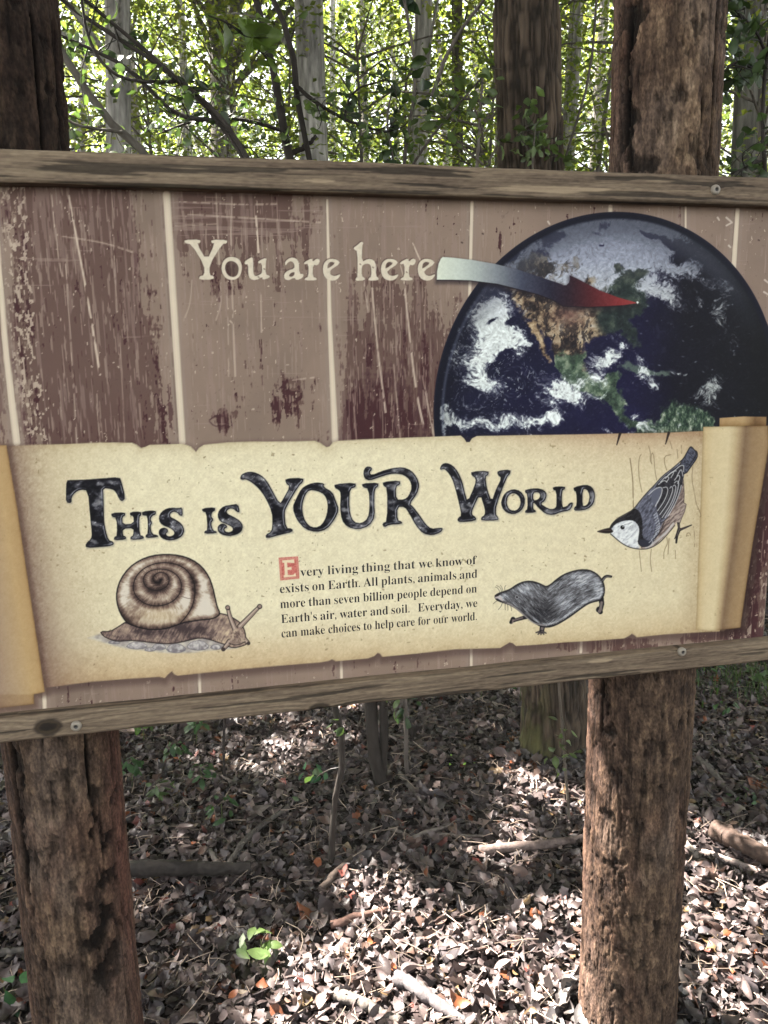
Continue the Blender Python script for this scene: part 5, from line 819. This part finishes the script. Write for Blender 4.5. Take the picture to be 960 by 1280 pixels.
def tree(px, d, rpx, c, label, name='forest_tree', h=None, base=None, crown=None, lean=(0, 0), seed=0, group='trees standing in the wood behind the sign', nleaf=70, per=110, ls=.085, furrow=.16, green=(0, 1, 2, 4), seg=20, n=40, moss=False, py=150):
    rnd = np.random.RandomState(500 + seed); p = at(px, py, d); r = rpx / F * np.linalg.norm(p - EYE) * .97; h = h or rnd.uniform(13, 17)
    b = np.array([p[0] + lean[0], p[1] + lean[1], -.05]) if base is None else np.asarray(base, float); top = b + (p - b) * (h / (p[2] - b[2])) if base is not None else np.array([p[0] - lean[0] * .5 * 2, p[1], h]); b[2] = gz(b[:1], b[1:2])[0] - .05
    e = tag(empty(name, b), label, 'tree', group); mid = p.copy(); path = [b, (b + mid) / 2 + rnd.normal(0, r * .3, 3) * (1, 1, 0), mid, (mid + top) / 2 + rnd.normal(0, r, 3) * (1, 1, 0), top]; B = MB(); V, Q, C = trunk(path, r * 1.05, r * .45, seg, n, c, furrow, 600 + seed * 7, moss); B.add(V, Q, C)
    cc, rad = crown if crown else ((0, 0, h * .72), (2.2, 2.2, h * .27)); cc = b + np.array(cc, float); cc[2] = (crown[0][2] if crown else h * .72); ce, pts, k = crown_pts(rnd, cc, np.array(rad), nleaf or 16, per, .42)
    ax = resample([mid, (mid + top) / 2, top], 30)
    for q in ce[::2]:
        a = ax[np.argmin(np.abs(ax[:, 2] - (q[2] - .8)))]; V, Q = tube(resample([a, (a + q) / 2 + (0, 0, .25), q], 6), np.linspace(max(.012, r * .22), .006, 6), 5); B.add(V, Q, np.array(c) * .8)
    B.build('trunk', treem, e, b)
    if not nleaf: return e
    ok = shaded(pts); pts = pts[ok]; k = k[ok]
    g = GREENS[rnd.choice(green, nleaf)][k] * np.exp(rnd.normal(0, .22, len(k)))[:, None]; N = rnd.normal(size=(len(k), 3)); N[:, 2] += .7; B = MB(); B.add(*quads(pts, N, ls * np.exp(rnd.normal(0, .2, len(k))), g, .62, rnd)); B.build('crown', CROWNS, e, b, False); return e
near = tree(656, 3.05, 35, (.054, .040, .029), 'dark ridged trunk with a mossy foot just left of the right post', base=(gb[0] + .01, gb[1] + .12, 0), crown=((-.6, 1.5, 10.5), (3, 3, 3)), seed=1, group=None, furrow=.15, seg=260, n=900, moss=True, h=14, py=100, ls=.11, nleaf=0); near['base'] = list(near.location)
pale, grey, dk = (.26, .25, .23), (.17, .155, .14), (.085, .072, .06)  # pale bark tone carries the haze and glare over the background trunks
for i, a in enumerate([(388, 7, 17, pale, 'broad pale trunk seen between the branches left of centre'), (150, 6.2, 14, pale, 'pale trunk nearest the left post'), (168, 16, 8, grey, 'slim grey trunk right beside the pale trunk near the left post'), (528, 8, 11, pale, 'pale trunk standing left of the dark ridged trunk'), (572, 9.5, 7, dk, 'slim dark trunk between the pale trunk and the dark ridged trunk'), (627, 9, 9, grey, 'grey trunk half hidden by the dark ridged trunk'),
                           (456, 18, 4.5, grey, 'thin grey trunk in the bright gap right of the broad pale trunk'), (556, 22, 4.5, grey, 'thin trunk far off between the pale and the slim dark trunk'), (712, 9, 9, pale, 'pale trunk just right of the dark ridged trunk'), (747, 17, 7, grey, 'grey trunk touching the right post'), (931, 6.5, 15, (.12, .115, .10), 'grey ivied trunk right of the right post'), (957, 8, 6, pale, 'slim pale trunk at the right edge of the picture'),
                           (232, 17, 6, pale, 'slim pale trunk behind the crossing branches'), (290, 21, 6, grey, 'thin grey trunk far behind the crossing branches'), (415, 24, 5, pale, 'thin far trunk touching the broad pale trunk'), (495, 26, 4, grey, 'very thin far trunk in the bright middle gap'), (-60, 12, 12, grey, 'grey trunk hidden behind the left post'), (1060, 12, 14, grey, 'grey trunk beyond the right edge of the picture'), (600, 28, 5, grey, 'thin far trunk left of the half hidden grey trunk'), (100, 24, 6, grey, 'thin far trunk showing beside the left post')]):
    px, d, rp, c, lb = a; tree(px, d, rp, c, lb, seed=10 + i, green=((0, 1, 3) if i % 2 else (1, 3, 4)), lean=(rng.normal(0, .25), 0), nleaf=44, per=95, ls=.068, crown=((0, 0, [8.5, 7.5, 10, 9][i % 4]), (2.6, 2.6, [5, 4.2, 5, 5][i % 4])))
# understorey: slim leafy young trees whose leaves fill the view above the sign
def sapling_tree(px, d, h, label, seed, ncl=30, per=80, ls=.056, green=(0, 1, 3), w=1.1, z0=2.2):
    rnd = np.random.RandomState(900 + seed); p = at(px, 150, d); b = np.array([p[0], p[1], 0.]); b[2] = gz(b[:1], b[1:2])[0] - .03; e = tag(empty('young_tree', b), label, 'young tree', 'young leafy trees behind the sign'); B = MB(); top = b + np.array([rnd.normal(0, .3), rnd.normal(0, .3), h]); V, Q, C = trunk([b, (b + top) / 2 + rnd.normal(0, .1, 3), top], .035, .01, 10, 24, (.13, .115, .10), .1, 950 + seed); B.add(V, Q, C)
    ce = np.stack([b[0] + rnd.normal(0, w * .6, ncl), b[1] + rnd.normal(0, w * .6, ncl), b[2] + z0 + (h - z0 + .4) * rnd.rand(ncl)], -1); k = np.repeat(np.arange(ncl), per); pts = ce[k] + rnd.normal(size=(len(k), 3)) * np.array([.34, .34, .08]); ok = shaded(pts); pts = pts[ok]; k = k[ok]
    for q in ce: t = np.clip((q[2] - .35 - b[2]) / h, .1, .95); a = b + (top - b) * t; V, Q = tube(resample([a, (a + q) / 2 + (0, 0, .1), q], 5), np.linspace(.012, .003, 5), 4); B.add(V, Q, (.10, .085, .07))
    B.build('trunk', treem, e, b); N = rnd.normal(0, .45, (len(k), 3)); N[:, 2] += 1; g = GREENS[rnd.choice(green, ncl)][k] * np.exp(rnd.normal(0, .2, len(k)))[:, None]; B = MB(); B.add(*quads(pts, N, ls * np.exp(rnd.normal(0, .2, len(k))), g, .6, rnd)); B.build('crown', CROWNS, e, b, False)
for i, a in enumerate([(110, 6.5, 4.6, 'yellow green young tree beside the left post'), (200, 8, 5, 'young tree behind the bent grey branch'), (260, 7, 4.4, 'young tree behind the crossing branches left of centre'), (330, 9, 5.6, 'young tree left of the broad pale trunk'), (430, 8, 4.8, 'young tree right of the broad pale trunk'), (500, 9.5, 5.2, 'young tree below the bright middle gap'), (570, 8, 4.9, 'light green young tree left of the dark ridged trunk'), (610, 6.5, 4.0, 'low young tree touching the dark ridged trunk'), (725, 7, 5.2, 'young tree between the dark ridged trunk and the right post'), (700, 10, 6, 'tall young tree behind the pale trunk by the right post'), (935, 9, 5, 'young tree right of the right post'), (990, 6, 4.8, 'young tree just outside the right edge'), (40, 8, 5, 'young tree mostly behind the left post'), (390, 12, 6.5, 'far young tree around the broad pale trunk')]):
    sapling_tree(*a, seed=i, green=((1, 3), (0, 1), (1, 3, 4))[i % 3])
# far wood
rnd = np.random.RandomState(77); N_ = 230000; a = rnd.uniform(-1.0, 1.0, N_); dd = rnd.uniform(26, 46, N_); z = rnd.rand(N_) ** .9 * 32; p = np.stack([np.sin(a) * dd, np.cos(a) * dd, z], -1); keep = fbm(p[:, 0] * .35 + 50, p[:, 2] * .35 + p[:, 1] * .1, 222, 3) > .36 + .004 * z; p = p[keep]; Nn = rnd.normal(size=p.shape); Nn[:, 2] += .5
B = MB(); B.add(*quads(p, Nn, .28 * np.exp(rnd.normal(0, .2, len(p))), 1.3 * GREENS[rnd.choice([0, 1, 3], len(p))] * np.exp(rnd.normal(0, .2, len(p)))[:, None], .7, rnd)); tag(B.build('distant_woods', CROWNS, None, None, False), 'far bright green leaves of the wood beyond the trunks', kind='stuff')
# overhead canopy added for shade: tall trees with crowns shaped to leave sun patches
def canopy():
    rnd = np.random.RandomState(31); n = 170000; gx_ = rnd.uniform(-6.5, 8.5, n); gy_ = rnd.uniform(-5, 9.5, n); zz = rnd.uniform(8, 12.5, n); p = np.stack([gx_, gy_, np.zeros(n)], -1) + SUN * (zz / SUN[2])[:, None]
    pr = 1.0 - sst(.05, .35, lit(gx_, gy_)); holes = sst(.62, .68, fbm(gx_ * 3.3, gy_ * 3.3, 231, 2)) * .30; keep = rnd.rand(n) < pr * (1 - holes); p = p[keep]
    m = 160000; p2 = np.stack([rnd.uniform(-6, 7, m), rnd.uniform(-5, 8.5, m), rnd.uniform(7.5, 11, m)], -1); g2 = p2 - SUN * (p2[:, 2] / SUN[2])[:, None]; p2 = p2[(rnd.rand(m) < 1 - sst(.03, .2, lit(g2[:, 0], g2[:, 1])))]  # leaf layer added overhead to darken the ground
    fr = p2[p2[:, 1] < 1.2]; p2 = p2[p2[:, 1] >= 1.2]; b2 = np.array(near['base']); B = MB(); N = rnd.normal(0, .5, (len(p2), 3)); N[:, 2] += 1; B.add(*quads(p2, N, .13, GREENS[rnd.choice([0, 1, 2], len(p2))], .7, rnd)); B.build('crown', CROWNS, near, b2, False)
    b = np.array([3.6, -3.4, 0.]); e = tag(empty('added_shade_tree', b), 'added unseen tree behind the viewpoint shading the clearing', 'tree', 'added trees shading the clearing'); B = MB(); V, Q, C = trunk([b, b + (0, .1, 5), b + (-.3, .3, 11)], .22, .07, 20, 40, grey, .14, 720); B.add(V, Q, C)  # tree added behind the viewpoint to block light from overhead
    for c in fr[rnd.choice(len(fr), 50, False)]: a_ = b + (-.1, .1, max(5., c[2] - 3)); lp = resample([a_, (a_ + c) / 2 + (0, 0, .4), c], 6); V, Q = tube(lp, np.linspace(.05, .01, 6), 5); (B.add(V, Q, (.11, .10, .09)) if shaded(resample(lp, 40)).all() else None)
    B.build('trunk', treem, e, b); N = rnd.normal(0, .5, (len(fr), 3)); N[:, 2] += 1; B = MB(); B.add(*quads(fr, N, .13, GREENS[rnd.choice([0, 1, 2], len(fr))], .7, rnd)); B.build('crown', CROWNS, e, b, False)
    bases = [np.array([-7.5, 4.2, 0]), np.array([-5.6, 9.0, 0]), np.array([-2.4, 12.6, 0]), np.array([-10.5, 7.5, 0])]; own_ = np.argmin([np.hypot(p[:, 0] - b[0], p[:, 1] - b[1]) for b in bases], 0)
    for i, b in enumerate(bases):
        q = p[own_ == i]; e = tag(empty('added_shade_tree', b), ['added tall tree left of the sign shading the ground', 'added tall tree behind left whose crown shades the ground', 'added tall tree far behind the left post with a wide shading crown', 'added tall tree far to the left with a wide shading crown'][i], 'tree', 'added trees shading the clearing'); B = MB(); V, Q, C = trunk([b, b + (0, .1, 6), b + (.2, .2, 12.5)], .22, .07, 20, 40, grey, .14, 700 + i); B.add(V, Q, C)  # added tree, its crown shaped by the shade wanted on the ground
        for c in q[rnd.choice(len(q), min(60, len(q)), False)]: z = max(5.5, c[2] - 2.2); a_ = b + (0, .1, z); lp = resample([a_, (a_ + c) / 2 + (0, 0, .4), c], 6); V, Q = tube(lp, np.linspace(.05, .01, 6), 5); (B.add(V, Q, (.11, .10, .09)) if shaded(resample(lp, 40)).all() else None)
        B.build('trunk', treem, e, b); N = rnd.normal(0, .5, (len(q), 3)); N[:, 2] += 1; B = MB(); B.add(*quads(q, N, .13, GREENS[rnd.choice([0, 1, 2], len(q))], .7, rnd)); B.build('crown', CROWNS, e, b, False)
canopy()

# ---------------------------------------------------------------- near saplings behind the sign: stems, branches and leaves
hollym = attr_mat('shrub_leaf', .35, .45, ((60, 60, 60), .2, .003), trans=.40, var=((30, 30, 30), .2), tint=(1.5, 1.7, .7))
def branchset(name, label, base, stems, leafspec, c, seed, group='saplings growing behind the sign'):
    """stems: list of (pixel path or world path with distances, r0 px, r1 px)"""
    rnd = np.random.RandomState(seed); b = np.array(base, float); b[2] = gz(b[:1], b[1:2])[0] - .02; e = tag(empty(name, b), label, 'sapling', group); T = []; LV = [[], [], []]
    for path, ra, rb_ in stems:
        P = resample([at(x, y, d) if d > 0 else np.array([b[0], b[1], b[2]]) for x, y, d in path], 28); d = P[14][1]; rr = np.linspace(ra, rb_, 28) / F * d; P = P + np.cumsum(rnd.normal(0, rr.mean() * .16, P.shape), 0); V, Q = tube(P, rr, 8, .25); B = MB(); B.add(V, Q, c); T.append((P, rr)); B.build('branch' if len(T) > 1 else 'stem', barkm, e, b)
    B = MB()
    for si, dens, L, size, cols in leafspec:
        P, rr = T[si]
        for k in range(dens):
            j = rnd.randint(3, 28); p = P[j]; dirn = rnd.normal(size=3); dirn[2] = dirn[2] * .6 + .1; dirn /= np.linalg.norm(dirn); l = L * rnd.uniform(.3, 1.1); tp = resample([p, p + dirn * l * .5 + rnd.normal(0, .02, 3), p + dirn * l + rnd.normal(0, .03, 3)], 6); V, Q = tube(tp, np.linspace(.0028, .0008, 6), 4); B.add(V, Q, np.array(c) * .8)
            for t in range(rnd.randint(3, 7)):
                q = tp[min(5, 2 + t)] + rnd.normal(0, .025, 3); LV[0].append(q); LV[1].append(size * rnd.uniform(.6, 1.25)); LV[2].append(np.array(cols) * np.exp(rnd.normal(0, .25)))
    if LV[0]: N = rnd.normal(0, .7, (len(LV[0]), 3)); N[:, 2] += .6; B.add(*leaves(np.array(LV[0]), N, np.array(LV[1]), np.array(LV[2]), 6, .10, .25, .52, .15, rnd))
    if B.V: B.build('foliage', hollym, e, b)
D1, D2, BRN = (.034, .052, .026), (.066, .095, .036), (.026, .021, .018)
g = ground(479, 984)
branchset('sapling', 'forked sapling whose twin stems show below the lower board', g, [([(479, 982, g[1]), (466, 930, g[1]), (468, 885, g[1] + .02), (430, 600, g[1] + .1), (385, 300, g[1] + .15), (361, 165, g[1] + .1), (345, 85, g[1] + .1), (318, -20, g[1] + .1), (300, -120, g[1])], 9, 3.5), ([(480, 982, g[1]), (481, 930, g[1] + .01), (480, 880, g[1]), (450, 500, g[1] + .1), (395, 240, g[1] + .1), (367, 105, g[1] + .05), (366, 50, g[1]), (338, -5, g[1]), (320, -60, g[1])], 5.5, 3),
    ([(367, 105, g[1] + .05), (395, 130, g[1]), (430, 150, g[1]), (480, 165, g[1] - .05)], 2.6, 1.2), ([(361, 165, g[1] + .1), (300, 145, g[1]), (240, 150, g[1]), (200, 165, g[1])], 2.4, 1.), ([(361, 195, g[1] + .1), (385, 180, g[1] + .1), (395, 172, g[1] + .1)], 3.5, 2), ([(430, 150, g[1]), (440, 110, g[1]), (485, 100, g[1])], 1.6, .9), ([(345, 85, g[1] + .1), (310, 45, g[1] - .2), (285, 30, g[1] - .4), (262, 22, g[1] - .5)], 1.8, .9)],
    [(0, 16, .22, .048, D2), (1, 16, .22, .050, D2), (2, 16, .16, .042, D2), (3, 14, .14, .042, D1), (5, 9, .14, .042, D1), (6, 9, .10, .085, (.085, .125, .03))], BRN, 41)
g = ground(414, 1080)
branchset('sapling', 'thin pale crooked sapling in front of the forked one', g, [([(414, 1080, g[1]), (415, 1000, g[1]), (428, 950, g[1]), (429, 930, g[1]), (415, 885, g[1]), (380, 600, g[1] + .05), (340, 260, g[1] + .1), (305, 195, g[1] + .15), (270, 140, g[1] + .15), (225, 100, g[1] + .2), (165, 55, g[1] + .2), (70, -5, g[1] + .2), (20, -60, g[1])], 4.5, 2.4), ([(345, 262, g[1] + .1), (312, 200, g[1] + .12), (278, 146, g[1] + .12), (232, 108, g[1] + .12), (150, 36, g[1] + .1), (95, -8, g[1])], 3.2, 2.),
    ([(300, 190, g[1] + .15), (280, 150, g[1] + .15), (220, 150, g[1] + .2), (165, 90, g[1] + .2), (78, 47, g[1] + .2), (30, 30, g[1])], 3, 1.6), ([(225, 100, g[1] + .2), (150, 105, g[1]), (110, 60, g[1]), (100, -10, g[1])], 2.2, 1.4)], [(0, 22, .20, .042, D1), (1, 13, .2, .042, D1), (2, 16, .2, .040, D1), (3, 9, .2, .045, D2)], (.034, .028, .024), 42)
g = ground(120, 1020)
branchset('sapling', 'bent grey branched sapling rising behind the left post', (g[0] - .1, 3.0, 0), [([(110, 0, -1), (260, 420, 3.0), (215, 230, 2.95), (185, 190, 2.9), (152, 166, 2.9), (120, 125, 2.9), (80, 65, 2.9), (40, 0, 2.9), (10, -60, 2.9)], 6.5, 4.2), ([(152, 166, 2.9), (110, 160, 2.8), (80, 150, 2.8), (60, 110, 2.8)], 2, 1.2)], [(0, 14, .2, .048, D2), (1, 9, .14, .045, D2)], (.10, .088, .076), 43)
branchset('sapling', 'leafy sapling with dark glossy leaves left of the dark ridged trunk', (.08, 3.1, 0), [([(505, 0, -1), (500, 600, 3.1), (498, 260, 3.1), (505, 180, 3.1), (520, 100, 3.1), (512, 50, 3.1), (500, -20, 3.1)], 3, 1.8), ([(500, 230, 3.1), (540, 170, 3.0), (580, 120, 3.0), (612, 85, 3.0)], 1.7, .9), ([(498, 250, 3.1), (488, 190, 3.0), (480, 150, 3.0), (490, 110, 3.0)], 1.8, 1.), ([(540, 120, 3.1), (560, 60, 3.1), (610, -10, 3.1)], 2.6, 1.6)], [(0, 26, .12, .070, (.022, .04, .022)), (1, 16, .13, .05, D2), (2, 18, .14, .05, D1)], (.10, .085, .075), 44)
branchset('sapling', 'thin hanging leafy sapling between the dark ridged trunk and the right post', (.95, 3.3, 0), [([(760, 0, -1), (700, 600, 3.2), (690, 260, 3.1), (712, 175, 3.0), (735, 110, 3.0), (742, 50, 3.0), (746, -20, 3.0)], 2, 1.3), ([(695, 240, 3.1), (680, 180, 2.9), (665, 150, 2.85), (640, 180, 2.85)], 1.4, .8)], [(0, 14, .1, .045, D2), (1, 20, .1, .045, D2)], (.07, .06, .05), 45)
branchset('sapling', 'dark leafy sapling right of the right post', (1.75, 2.9, 0), [([(980, 0, -1), (985, 600, 2.8), (960, 260, 2.8), (950, 150, 2.8), (958, 60, 2.8), (970, -40, 2.8)], 3.4, 2), ([(955, 100, 2.8), (935, 80, 2.75), (918, 78, 2.7), (905, 90, 2.7)], 1.8, 1), ([(955, 60, 2.8), (940, 30, 2.75), (922, 15, 2.7), (900, -5, 2.7)], 1.8, 1), ([(955, 200, 2.8), (938, 205, 2.75), (920, 215, 2.7)], 1.6, 1)], [(0, 30, .16, .05, D1), (1, 16, .12, .05, D1), (2, 18, .12, .05, D1), (3, 10, .1, .045, D1)], BRN, 46)
branchset('sapling', 'small leafy spray against the foot of the visible dark ridged trunk', (.7, 2.72, 0), [([(690, 0, -1), (680, 600, 2.72), (672, 260, 2.72), (668, 190, 2.72), (672, 165, 2.72)], 2, 1)], [(0, 18, .1, .04, D2)], (.09, .075, .06), 47)
g = ground(281, 978)
branchset('sapling', 'very thin dark upright stem under the lower board left of centre', g, [([(281, 978, g[1]), (280, 930, g[1]), (282, 890, g[1]), (280, 700, g[1])], 2, 1.4)], [], DK, 48)
# the lit woodland air
hz = bpy.data.materials.new('woodland_haze'); hz.use_nodes = True; hn = hz.node_tree; hn.nodes.remove(hn.nodes['Principled BSDF']); pv = hn.nodes.new('ShaderNodeVolumePrincipled'); pv.inputs['Color'].default_value = (.92, .96, .90, 1); pv.inputs['Density'].default_value = .0024; hn.links.new(pv.outputs[0], hn.nodes['Material Output'].inputs['Volume'])
V, Q = box(-125, 125, -125, 125, -2, 36); tag(mesh('haze', V, Q, None, hz, False), 'thin bright haze in the woodland air', kind='stuff')
print('verts', sum(len(o.data.vertices) for o in bpy.data.objects if o.type == 'MESH'))
